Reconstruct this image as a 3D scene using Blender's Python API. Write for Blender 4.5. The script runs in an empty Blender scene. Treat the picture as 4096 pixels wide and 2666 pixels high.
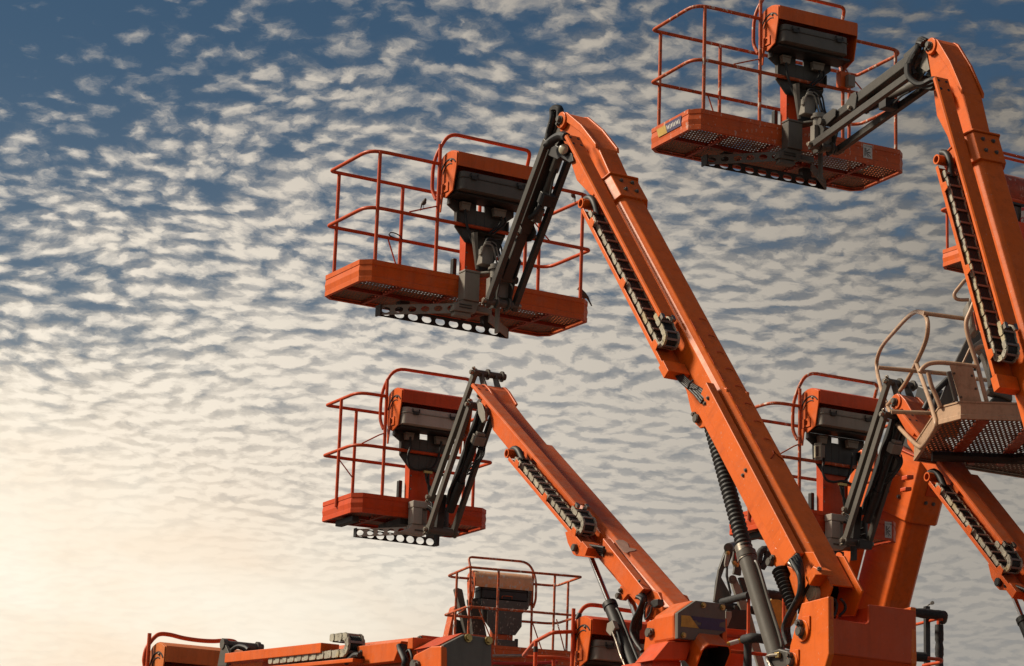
import bpy, bmesh, math, random
from mathutils import Vector, Matrix
random.seed(7)
R = math.radians
sc = bpy.context.scene
COL = sc.collection
# ------------------------------------------------------------------ camera
F = 10071.41; PITCH = .2458775; ROLL = .03483312; CAMZ = 1.6
_cp, _sp = math.cos(PITCH), math.sin(PITCH)
_r = Vector((1, 0, 0)); _u = Vector((0, -_sp, _cp)); _f = Vector((0, _cp, _sp))
CR = _r*math.cos(ROLL) + _u*math.sin(ROLL)
CU = -_r*math.sin(ROLL) + _u*math.cos(ROLL)
CO = Vector((0, 0, CAMZ))
cd = bpy.data.cameras.new('camera'); cam = bpy.data.objects.new('camera', cd); COL.objects.link(cam)
cd.sensor_width = 36; cd.lens = F/4096*36; cd.clip_start = .1; cd.clip_end = 20000
M = Matrix.Identity(4)
for i, v in enumerate((CR, CU, -_f)):
    for j in range(3): M[j][i] = v[j]
M.translation = CO
cam.matrix_world = M
sc.camera = cam
sc.view_settings.view_transform = 'Standard'; sc.view_settings.look = 'None'
sc.view_settings.exposure = 0; sc.view_settings.gamma = 1

# survey points were measured on the photograph; C() gives the photograph position of a point read in an enlarged view
def C(x0, y0, s): return lambda *pts: [(x0+s*a, y0+s*b) for a, b in pts]
c1 = C(1280, 500, .56824); c2 = C(2580, 0, .51637); c3 = C(2100, 400, .70985); c3b = C(1260, 1450, .51637)
c57 = C(500, 2180, .63025); c6 = C(1900, 2000, .44538); c7 = C(2700, 1700, .6237); c9 = C(2900, 1200, .7102)
cA = C(3500, 100, .775); c10 = C(3400, 1050, .6132); c4a = C(2980, 1470, .30252); c4b = C(2980, 1900, .30252)
c66 = C(3700, 540, .37429); c8 = C(1760, 2200, .30089); c11 = C(2820, 2130, .34602); c12 = C(3080, 2150, .33318)
c34 = C(3420, 1780, .40024); c13 = C(2600, 1220, .47756); c14 = C(2180, 400, .32282); c15 = C(1400, 2460, .2521)
c16 = C(1880, 800, .37437); c17 = C(3150, 150, .35503); c18 = C(1620, 1460, .47756)

class Fr:
    """a level (or tilted) working frame: origin and three axes in the world"""
    def __init__(s, yaw, x, y, z, axes=None):
        a = R(yaw)
        s.o = Vector((x, y, z+CAMZ)) if axes is None else Vector((x, y, z))
        s.a = axes or (Vector((math.cos(a), math.sin(a), 0)), Vector((-math.sin(a), math.cos(a), 0)), Vector((0, 0, 1)))
    def w(s, p): return s.o + s.a[0]*p[0] + s.a[1]*p[1] + s.a[2]*p[2]
    def l(s, q):
        d = q - s.o
        return Vector((d.dot(s.a[0]), d.dot(s.a[1]), d.dot(s.a[2])))
    def boom(s, ang):
        c, n = math.cos(R(ang)), math.sin(R(ang)); X, Y, Z = s.a
        return Fr(0, *s.o, axes=(X, Y*c+Z*n, -Y*n+Z*c))
    def turned(s, W):
        o = s.w((0, W, 0)); X, Y, Z = s.a
        return Fr(0, *o, axes=(-X, -Y, Z))
    def px(s, ax, val, pts):
        """where lines of sight through measured points meet the plane local[ax]=val of this frame"""
        out = []
        for u, v in pts:
            d = CR*((u-2048)/F) + CU*(-(v-1333)/F) + _f
            o = s.l(CO); dl = Vector((d.dot(s.a[0]), d.dot(s.a[1]), d.dot(s.a[2])))
            t = (val-o[ax])/dl[ax]; p = o+dl*t; p[ax] = val; out.append(p)
        return out
    def mat(s):
        m = Matrix.Identity(4)
        for i in range(3):
            for j in range(3): m[j][i] = s.a[i][j]
        m.translation = s.o
        return m
def at_depth(pt, depth):
    d = CR*((pt[0]-2048)/F) + CU*(-(pt[1]-1333)/F) + _f
    return CO + d.normalized()*depth
WORLD = Fr(0, 0, 0, 0, axes=(Vector((1, 0, 0)), Vector((0, 1, 0)), Vector((0, 0, 1))))

# ------------------------------------------------------------------ mesh builder (all points in world metres)
def fillet(pts, r, n=5, closed=False):
    pts = [Vector(p) for p in pts]; N = len(pts); out = []
    for i, p in enumerate(pts):
        if not closed and i in (0, N-1): out.append(p); continue
        a = pts[i-1]; b = pts[(i+1) % N]
        rr = r[i] if isinstance(r, (list, tuple)) else r
        da = (a-p); db = (b-p); k = min(rr, da.length*.48, db.length*.48)
        if k < 1e-4: out.append(p); continue
        A = p+da.normalized()*k; B = p+db.normalized()*k
        for j in range(n+1):
            t = j/n; out.append(A*(1-t)**2 + p*2*t*(1-t) + B*t*t)
    return out

def smooth_path(pts, n=6):
    pts = [Vector(p) for p in pts]; out = []
    P = [pts[0]*2-pts[1]] + pts + [pts[-1]*2-pts[-2]]
    for i in range(1, len(P)-2):
        p0, p1, p2, p3 = P[i-1:i+3]
        for j in range(n):
            t = j/n
            out.append(.5*((2*p1)+(p2-p0)*t+(2*p0-5*p1+4*p2-p3)*t*t+(3*p1-p0-3*p2+p3)*t**3))
    out.append(pts[-1]); return out

class MB:
    def __init__(s): s.v = []; s.f = []; s.cuts = []; s.hold = False
    def cut(s):
        if not s.hold and (not s.cuts or s.cuts[-1] != len(s.v)): s.cuts.append(len(s.v))
    def add(s, vs, fs):
        b = len(s.v); s.v += [Vector(v) for v in vs]; s.f += [[b+i for i in f] for f in fs]; return s
    def prism(s, fr, ax, pts, t):
        n = len(pts); e = fr.a[ax]*t; s.cut()
        A = [fr.w(p) for p in pts]; B = [p+e for p in A]
        return s.add(A+B, [list(range(n)), list(range(2*n-1, n-1, -1))]+[[i, (i+1) % n, n+(i+1) % n, n+i] for i in range(n)])
    def pxprism(s, fr, ax, val, pts, t): return s.prism(fr, ax, fr.px(ax, val, pts), t)
    def box(s, fr, a, b):
        x0, y0, z0 = a; x1, y1, z1 = b
        return s.prism(fr, 2, [(x0, y0, z0), (x1, y0, z0), (x1, y1, z0), (x0, y1, z0)], z1-z0)
    def bar(s, p0, p1, wid, side, thick):
        """flat bar p0->p1, side = direction of the thickness"""
        s.cut(); d = (p1-p0).normalized(); n = side.normalized(); q = d.cross(n).normalized()
        A = [p0+q*wid/2, p1+q*wid/2, p1-q*wid/2, p0-q*wid/2]
        A = [a-n*thick/2 for a in A]; B = [a+n*thick for a in A]
        return s.add(A+B, [[0, 1, 2, 3], [7, 6, 5, 4], [0, 4, 5, 1], [1, 5, 6, 2], [2, 6, 7, 3], [3, 7, 4, 0]])
    def tube(s, pts, r, n=10, caps=True):
        s.cut(); pts = [Vector(p) for p in pts]; N = len(pts)
        rs = r if isinstance(r, (list, tuple)) else [r]*N
        t0 = (pts[1]-pts[0]).normalized(); up = Vector((0, 0, 1)) if abs(t0.z) < .9 else Vector((1, 0, 0))
        nrm = (up-t0*up.dot(t0)).normalized(); vs = []; fs = []
        for i, p in enumerate(pts):
            t = (pts[min(i+1, N-1)]-pts[max(i-1, 0)]).normalized()
            nrm = (nrm-t*nrm.dot(t)).normalized(); b = t.cross(nrm)
            k = 1.0
            if 0 < i < N-1:
                c = (pts[i]-pts[i-1]).normalized().dot((pts[i+1]-pts[i]).normalized()); k = 1/max(.6, math.sqrt((1+c)/2))
            vs += [p+(nrm*math.cos(2*math.pi*j/n)+b*math.sin(2*math.pi*j/n))*rs[i]*(k if k < 1.2 else 1) for j in range(n)]
        for i in range(N-1):
            fs += [[i*n+j, i*n+(j+1) % n, (i+1)*n+(j+1) % n, (i+1)*n+j] for j in range(n)]
        if caps: fs += [list(range(n))[::-1], [(N-1)*n+j for j in range(n)]]
        return s.add(vs, fs)
    def cyl(s, p0, p1, r, n=16): return s.tube([p0, p1], r, n)
    def bolt(s, p, axis, r=.012, h=.012):
        a = axis.normalized(); s.cut(); s.hold = True; s.tube([p-a*.002, p+a*h], r*1.5, 10); s.tube([p+a*h-a*.0005, p+a*(h+r*.9)], r, 6); s.hold = False; return s
    def pin(s, p, axis, r=.03):
        """pivot pin head with its keeper bolt"""
        a = axis.normalized()
        s.cut(); s.hold = True; s.tube([p-a*.01, p+a*.03], r, 14); s.tube([p+a*.0295, p+a*.036], r*.8, 14); s.hold = False; return s
    def plate_holes(s, o, dx, dz, L, H, n, rx, rz, th, nd):
        """plate L x H from o along dx/dz with a row of n oval holes, thickness th along nd"""
        s.cut(); cw = L/n; ang = sorted(set([2*math.pi*k/16 for k in range(16)]+[math.atan2(sz*H/2, sx*cw/2) % (2*math.pi) for sx in (1, -1) for sz in (1, -1)]))
        m = len(ang)
        for i in range(n):
            c = o+dx*(cw*(i+.5))+dz*(H/2); vs = []
            for lay in (0, th):
                for a in ang:
                    k = min((cw/2)/max(abs(math.cos(a)), 1e-6), (H/2)/max(abs(math.sin(a)), 1e-6))
                    vs.append(c+dx*k*math.cos(a)+dz*k*math.sin(a)+nd*lay)
                for a in ang: vs.append(c+dx*rx*math.cos(a)+dz*rz*math.sin(a)+nd*lay)
            fs = []
            for j in range(m):
                j2 = (j+1) % m
                fs += [[j, j2, m+j2, m+j], [2*m+j, 3*m+j, 3*m+j2, 2*m+j2], [m+j, m+j2, 3*m+j2, 3*m+j], [j, 2*m+j, 2*m+j2, j2]]
            s.add(vs, fs)
        return s

def new_obj(name, data, parent, mw):
    o = bpy.data.objects.new(name, data); COL.objects.link(o)
    if parent is not None:
        o.parent = parent; o.matrix_basis = PM[parent.name].inverted() @ mw
    else: o.matrix_basis = mw
    PM[o.name] = mw.copy()
    return o
PM = {}
def thing(name, label, cat, loc, yaw=0, group=None):
    mw = Matrix.Translation(loc) @ Matrix.Rotation(R(yaw), 4, 'Z')
    o = new_obj(name, None, None, mw); o.empty_display_size = .3
    o['label'] = label; o['category'] = cat
    if group: o['group'] = group
    return o
def build(name, mb, mat, parent, fr=WORLD, bevel=0, smooth=False, label=None):
    if name in ('bolt', 'chain_slat', 'jib_plate', 'bolt_hole', 'hose_fitting', 'strip_bracket', 'end_bracket', 'jib_foot', 'link_pin', 'pivot_pin', 'lug_pin', 'nose_pin', 'pivot_tube', 'deck_frame', 'support_beam', 'embossed_marks', 'bracket_slot', 'jib_link', 'rail_brace') and len(mb.cuts) > 1:
        first = None; cs = mb.cuts+[len(mb.v)]
        for a, e in zip(cs, cs[1:]):
            q = MB(); q.v = mb.v[a:e]; q.f = [[i-a for i in f] for f in mb.f if a <= f[0] < e]
            o = build(name, q, mat, parent, fr, bevel, smooth, label); first = first or o
        return first
    me = bpy.data.meshes.new(name); mw = fr.mat(); inv = mw.inverted()
    me.from_pydata([inv @ v for v in mb.v], [], mb.f)
    bm = bmesh.new(); bm.from_mesh(me)
    bmesh.ops.recalc_face_normals(bm, faces=bm.faces[:]); bm.to_mesh(me); bm.free()
    me.materials.append(mat)
    if smooth:
        for p in me.polygons: p.use_smooth = True
        if hasattr(me, 'set_sharp_from_angle'): me.set_sharp_from_angle(angle=R(45))
    o = new_obj(name, me, parent, mw)
    if bevel:
        b = o.modifiers.new('edge', 'BEVEL'); b.width = bevel; b.segments = 2; b.limit_method = 'ANGLE'; b.angle_limit = R(35)
    if label: o['label'] = label
    return o

# ------------------------------------------------------------------ materials
def nodes(name):
    m = bpy.data.materials.new(name); m.use_nodes = True
    nt = m.node_tree; b = nt.nodes['Principled BSDF']; return m, nt, b
def N(nt, t, **kw):
    n = nt.nodes.new(t)
    for k, v in kw.items():
        if k.startswith('i_'): n.inputs[int(k[2:]) if k[2:].isdigit() else k[2:]].default_value = v
        else: setattr(n, k, v)
    return n
def ramp(nt, fac, p0, p1, c0=(0, 0, 0, 1), c1=(1, 1, 1, 1)):
    r = N(nt, 'ShaderNodeValToRGB'); e = r.color_ramp.elements
    e[0].position = p0; e[1].position = p1; e[0].color = c0; e[1].color = c1
    nt.links.new(fac, r.inputs[0]); return r.outputs[0]
def mix(nt, fac, a, b, mode='MIX'):
    n = N(nt, 'ShaderNodeMix', data_type='RGBA', blend_type=mode)
    for s, v in ((0, fac), (6, a), (7, b)):
        if isinstance(v, (int, float, tuple)): n.inputs[s].default_value = v if not isinstance(v, tuple) else (*v, 1)
        else: nt.links.new(v, n.inputs[s])
    return n.outputs[2]
def mth(nt, op, a, b=None, c=None):
    n = N(nt, 'ShaderNodeMath', operation=op)
    for i, v in enumerate((a, b, c)):
        if v is None: continue
        if isinstance(v, (int, float)): n.inputs[i].default_value = v
        else: nt.links.new(v, n.inputs[i])
    return n.outputs[0]
def noise(nt, vec, scale, detail=4, rough=.55, dist=0):
    n = N(nt, 'ShaderNodeTexNoise'); n.inputs['Scale'].default_value = scale; n.inputs['Detail'].default_value = detail
    n.inputs['Roughness'].default_value = rough; n.inputs['Distortion'].default_value = dist
    nt.links.new(vec, n.inputs['Vector']); return n.outputs[0]
def objvec(nt, s=(1, 1, 1), loc=(0, 0, 0)):
    tc = N(nt, 'ShaderNodeTexCoord'); mp = N(nt, 'ShaderNodeMapping')
    mp.inputs['Scale'].default_value = s; mp.inputs['Location'].default_value = loc
    nt.links.new(tc.outputs['Object'], mp.inputs[0]); return mp.outputs[0]
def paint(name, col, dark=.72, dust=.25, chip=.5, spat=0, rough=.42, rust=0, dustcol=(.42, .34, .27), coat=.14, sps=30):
    m, nt, b = nodes(name)
    v = objvec(nt)
    n1 = noise(nt, v, 1.7, 5, .6)
    c = mix(nt, ramp(nt, n1, .3, .75), col, tuple(x*dark for x in col))
    # weather streaks that run down the faces
    vs = objvec(nt, (9, 9, .9)); n2 = noise(nt, vs, 1.5, 4, .65)
    c = mix(nt, mth(nt, 'MULTIPLY', ramp(nt, n2, .48, .78), .42), c, tuple(x*.42 for x in col))
    # rub marks along the length, fine grime
    ns = noise(nt, objvec(nt, (42, 2.0, 42)), 1.0, 3, .6)
    c = mix(nt, mth(nt, 'MULTIPLY', ramp(nt, ns, .62, .70), .22), c, tuple(min(1, x*.9+.06) for x in col))
    c = mix(nt, mth(nt, 'MULTIPLY', ramp(nt, noise(nt, v, 24, 6, .75), .54, .74), .30), c, tuple(x*.35 for x in col))
    c = mix(nt, mth(nt, 'MULTIPLY', ramp(nt, noise(nt, v, .9, 3, .55), .50, .70), .30), c, tuple(min(1, x*.84+.012) for x in col))
    # crevice grime and occlusion shade, both painted into the colour where parts meet
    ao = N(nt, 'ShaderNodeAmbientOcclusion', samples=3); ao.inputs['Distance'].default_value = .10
    grime_shade = mth(nt, 'MULTIPLY', mth(nt, 'SUBTRACT', 1, ao.outputs['AO']), mth(nt, 'ADD', .35, noise(nt, v, 11, 5, .7)))
    c = mix(nt, mth(nt, 'MINIMUM', mth(nt, 'MULTIPLY', grime_shade, .8), .75), c, tuple(x*.22+.006 for x in col))
    # dust on faces that look up
    g = N(nt, 'ShaderNodeNewGeometry'); sx = N(nt, 'ShaderNodeSeparateXYZ'); nt.links.new(g.outputs['Normal'], sx.inputs[0])
    up = mth(nt, 'MULTIPLY', ramp(nt, sx.outputs[2], .15, .9), dust)
    n3 = noise(nt, v, 14, 6, .7)
    c = mix(nt, mth(nt, 'MULTIPLY', up, ramp(nt, n3, .3, .62)), c, dustcol)
    c = mix(nt, mth(nt, 'MULTIPLY', ramp(nt, noise(nt, v, 5, 7, .72), .48, .72), .10*dust/.25), c, dustcol)
    if chip:
        n4 = noise(nt, v, 46, 3, .6); n5 = noise(nt, v, 3.1, 3, .5)
        ck = mth(nt, 'MULTIPLY', ramp(nt, n4, .70, .735), ramp(nt, n5, .50, .62))
        c = mix(nt, mth(nt, 'MULTIPLY', ck, chip), c, (.36, .27, .2))
    if rust:
        n6 = noise(nt, v, 17, 5, .65)
        c = mix(nt, mth(nt, 'MULTIPLY', ramp(nt, n6, .52, .62), rust), c, (.11, .045, .025))
    if spat:
        n7 = noise(nt, objvec(nt, (1, 1, .55)), sps, 2.5, .5); n8 = noise(nt, v, 6, 3, .6)
        sk = mth(nt, 'MULTIPLY', ramp(nt, n7, .62-.05*spat+(.07 if sps > 40 else 0), .65-.05*spat+(.07 if sps > 40 else 0)), ramp(nt, n8, .46, .54))
        c = mix(nt, mth(nt, 'MULTIPLY', sk, min(1, spat)), c, (.62, .56, .48))
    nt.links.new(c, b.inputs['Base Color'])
    rr = N(nt, 'ShaderNodeMapRange'); nt.links.new(n3, rr.inputs[0]); rr.inputs[3].default_value = rough-.08; rr.inputs[4].default_value = rough+.22
    nt.links.new(rr.outputs[0], b.inputs['Roughness'])
    b.inputs['Specular IOR Level'].default_value = .28
    bp = N(nt, 'ShaderNodeBump'); bp.inputs['Strength'].default_value = .12; bp.inputs['Distance'].default_value = .004
    nt.links.new(noise(nt, v, 60, 3, .6), bp.inputs['Height'])
    b2_ = N(nt, 'ShaderNodeBump'); b2_.inputs['Strength'].default_value = .22; b2_.inputs['Distance'].default_value = .012
    nt.links.new(noise(nt, v, 4.5, 2, .5), b2_.inputs['Height']); nt.links.new(bp.outputs[0], b2_.inputs['Normal']); nt.links.new(b2_.outputs[0], b.inputs['Normal'])
    if coat: b.inputs['Coat Weight'].default_value = coat; b.inputs['Coat Roughness'].default_value = .25
    return m
def plain(name, col, rough=.6, metal=0, var=.3, scale=20):
    m, nt, b = nodes(name); v = objvec(nt)
    nt.links.new(mix(nt, ramp(nt, noise(nt, v, scale, 5, .65), .35, .7), col, tuple(x*(1-var) for x in col)), b.inputs['Base Color'])
    b.inputs['Roughness'].default_value = rough; b.inputs['Metallic'].default_value = metal
    return m
ORANGE = (.75, .118, .004)
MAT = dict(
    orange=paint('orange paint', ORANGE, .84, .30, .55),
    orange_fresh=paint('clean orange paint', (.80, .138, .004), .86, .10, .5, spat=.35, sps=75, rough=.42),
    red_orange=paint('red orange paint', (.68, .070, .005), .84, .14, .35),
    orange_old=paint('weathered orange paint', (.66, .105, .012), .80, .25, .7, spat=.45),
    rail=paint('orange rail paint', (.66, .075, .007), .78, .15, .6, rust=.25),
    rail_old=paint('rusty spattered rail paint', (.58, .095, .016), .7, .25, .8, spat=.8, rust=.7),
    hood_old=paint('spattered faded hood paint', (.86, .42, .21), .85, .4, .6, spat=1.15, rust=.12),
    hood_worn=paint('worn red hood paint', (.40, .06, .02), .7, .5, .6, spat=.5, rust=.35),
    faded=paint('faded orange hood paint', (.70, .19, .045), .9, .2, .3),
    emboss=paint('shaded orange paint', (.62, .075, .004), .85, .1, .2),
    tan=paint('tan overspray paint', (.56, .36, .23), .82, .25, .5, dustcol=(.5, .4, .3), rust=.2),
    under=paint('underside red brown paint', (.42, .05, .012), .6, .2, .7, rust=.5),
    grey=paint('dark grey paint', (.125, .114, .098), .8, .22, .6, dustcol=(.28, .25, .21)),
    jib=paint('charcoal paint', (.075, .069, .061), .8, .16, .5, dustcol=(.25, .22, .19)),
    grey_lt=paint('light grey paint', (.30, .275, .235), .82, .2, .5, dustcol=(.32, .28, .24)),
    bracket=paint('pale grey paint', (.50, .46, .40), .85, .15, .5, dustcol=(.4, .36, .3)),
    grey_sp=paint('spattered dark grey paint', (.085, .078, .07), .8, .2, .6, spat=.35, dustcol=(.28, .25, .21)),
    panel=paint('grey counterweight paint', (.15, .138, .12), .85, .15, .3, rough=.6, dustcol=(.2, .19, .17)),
    black=plain('black rubber', (.016, .0155, .015), .55, 0, .35, 30),
    dark=plain('black steel', (.028, .026, .025), .5, 0, .4, 12),
    foam=plain('black foam sleeve wrapped in worn tape', (.035, .034, .034), .75, 0, .7, 26),
    steel=plain('worn steel', (.42, .37, .31), .38, .85, .5, 40),
    chrome=plain('chromed rod', (.72, .70, .68), .12, 1, .08, 5),
    brass=plain('brass fitting', (.45, .33, .13), .35, .9, .3, 30),
    beige=plain('beige plastic', (.24, .20, .16), .55, 0, .25, 25),
    slat=plain('aluminium slat', (.27, .21, .185), .5, .2, .25, 30),
    yellow=plain('yellow paint', (.56, .34, .05), .5, 0, .35, 16),
    purple=plain('purple vinyl', (.042, .030, .105), .5, 0, .3, 22),
    white=plain('white vinyl', (.62, .60, .55), .5, 0, .15, 24),
    ink=plain('black ink', (.02, .02, .02), .6, 0, .2, 24),
    red=plain('red plastic', (.5, .03, .02), .45, 0, .25, 24),
    lens=plain('frosted lamp glass', (.55, .5, .36), .3, 0, .35, 40),
    brown=plain('brown plumage', (.10, .075, .055), .8, 0, .5, 60),
)
def chain_mat():
    m, nt, b = nodes('spattered chain links'); v = objvec(nt)
    vo = N(nt, 'ShaderNodeTexVoronoi'); vo.inputs['Scale'].default_value = 46; nt.links.new(v, vo.inputs['Vector'])
    c = mix(nt, ramp(nt, noise(nt, v, 9, 5, .6), .35, .65), (.50, .46, .36), (.27, .24, .19))
    c = mix(nt, mth(nt, 'MULTIPLY', ramp(nt, noise(nt, v, 4, 2, .5), .55, .65), .5), c, (.46, .34, .13))
    c = mix(nt, ramp(nt, vo.outputs[0], .16, .24, (1, 1, 1, 1), (0, 0, 0, 1)), c, (.05, .045, .035))
    nt.links.new(c, b.inputs['Base Color']); b.inputs['Roughness'].default_value = .55
    return m
MAT['chain'] = chain_mat()
def deck_mat(name, col, rad, p=.034, q=.052, st=1.0):
    m, nt, b = nodes(name); tc = N(nt, 'ShaderNodeTexCoord'); sp = N(nt, 'ShaderNodeSeparateXYZ'); nt.links.new(tc.outputs['Object'], sp.inputs[0])
    y = mth(nt, 'DIVIDE', sp.outputs[1], q); row = mth(nt, 'FLOOR', y); fy = mth(nt, 'MULTIPLY', mth(nt, 'SUBTRACT', mth(nt, 'FRACT', y), .5), q/p/st)
    x = mth(nt, 'ADD', mth(nt, 'DIVIDE', sp.outputs[0], p), mth(nt, 'MULTIPLY', row, .5)); fx = mth(nt, 'SUBTRACT', mth(nt, 'FRACT', x), .5)
    d = mth(nt, 'SQRT', mth(nt, 'ADD', mth(nt, 'MULTIPLY', fx, fx), mth(nt, 'MULTIPLY', fy, fy)))
    v = objvec(nt); blk = ramp(nt, noise(nt, v, 7, 5, .6), .55, .66)
    hole = mth(nt, 'MULTIPLY', mth(nt, 'LESS_THAN', d, rad), mth(nt, 'SUBTRACT', 1, blk))
    c = mix(nt, ramp(nt, noise(nt, v, 6, 6, .7), .35, .7), col, tuple(k*.4 for k in col))
    nt.links.new(c, b.inputs['Base Color']); b.inputs['Roughness'].default_value = .7
    tr = N(nt, 'ShaderNodeBsdfTransparent'); mx = N(nt, 'ShaderNodeMixShader')
    nt.links.new(hole, mx.inputs[0]); nt.links.new(b.outputs[0], mx.inputs[1]); nt.links.new(tr.outputs[0], mx.inputs[2])
    nt.links.new(mx.outputs[0], nt.nodes['Material Output'].inputs[0])
    return m
MAT['deck'] = deck_mat('perforated dirty steel', (.27, .175, .125), .19)
MAT['deck_open'] = deck_mat('perforated open steel', (.19, .115, .08), .21, .042, .085, 2.8)

# ------------------------------------------------------------------ work platform
T, H1, H2 = .2022, .6998, 1.2395
def octo(l, W, cx, cy, dx, dy):
    return [(-l+cx, 0), (l-cx, 0), (l, cy), (l, W-dy), (l-dx, W), (-l+dx, W), (-l, W-dy), (-l, cy)]
def offset(poly, d):
    n = len(poly); out = []
    for i in range(n):
        p0, p1, p2 = (Vector((*poly[i-1], 0)), Vector((*poly[i], 0)), Vector((*poly[(i+1) % n], 0)))
        a = (p1-p0).normalized(); b = (p2-p1).normalized(); na = Vector((a.y, -a.x, 0)); nb = Vector((b.y, -b.x, 0))
        m = (na+nb).normalized(); k = d/max(.3, m.dot(na)); out.append((p1.x+m.x*k, p1.y+m.y*k))
    return out
def ringwall(mb, fr, poly, prof):
    rows = [[fr.w((x, y, z)) for x, y in offset(poly, o)] for o, z in prof]
    n = len(poly); m = len(rows); vs = [p for r in rows for p in r]; fs = []
    for i in range(m-1):
        for j in range(n): fs.append([i*n+j, i*n+(j+1) % n, (i+1)*n+(j+1) % n, (i+1)*n+j])
    return mb.add(vs, fs)

def platform(root, B, l, W, ch, m_toe, m_rail, rails, posts, cross, deck='deck', t=T, rr=.0175, deckz=.035):
    """toe board, deck, deck frame, rails and posts of one work platform; rails = list of local paths"""
    poly = octo(l, W, *ch)
    mb = MB(); k = t/T
    ringwall(mb, B, poly, [(-.03, .004*k), (-.03, 0), (.004, 0), (.004, .043*k), (0, .047*k), (.007, .10*k), (0, .153*k), (.005, .158*k), (.005, t), (-.012, t), (-.012, .05*k)])
    build('toe_board', mb, m_toe, root, B)
    mb = MB(); n = len(poly); mb.add([B.w((x, y, deckz)) for x, y in offset(poly, -.012)], [list(range(n))])
    build('deck', mb, MAT[deck], root, B)
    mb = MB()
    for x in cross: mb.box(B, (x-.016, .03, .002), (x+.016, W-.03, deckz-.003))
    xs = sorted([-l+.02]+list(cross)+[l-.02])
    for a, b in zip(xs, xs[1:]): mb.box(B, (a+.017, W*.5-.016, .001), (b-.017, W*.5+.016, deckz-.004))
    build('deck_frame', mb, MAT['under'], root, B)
    for nm, path, fl in rails:
        mb = MB(); mb.tube([B.w(p) for p in fillet(path, fl)], rr, 10)
        build(nm, mb, m_rail, root, B, smooth=True)
    for x, y, z0, z1 in posts:
        mb = MB(); mb.tube([B.w((x, y, z0)), B.w((x, y, z1))], rr*.98, 10); build('rail_post', mb, m_rail, root, B, smooth=True)

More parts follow.
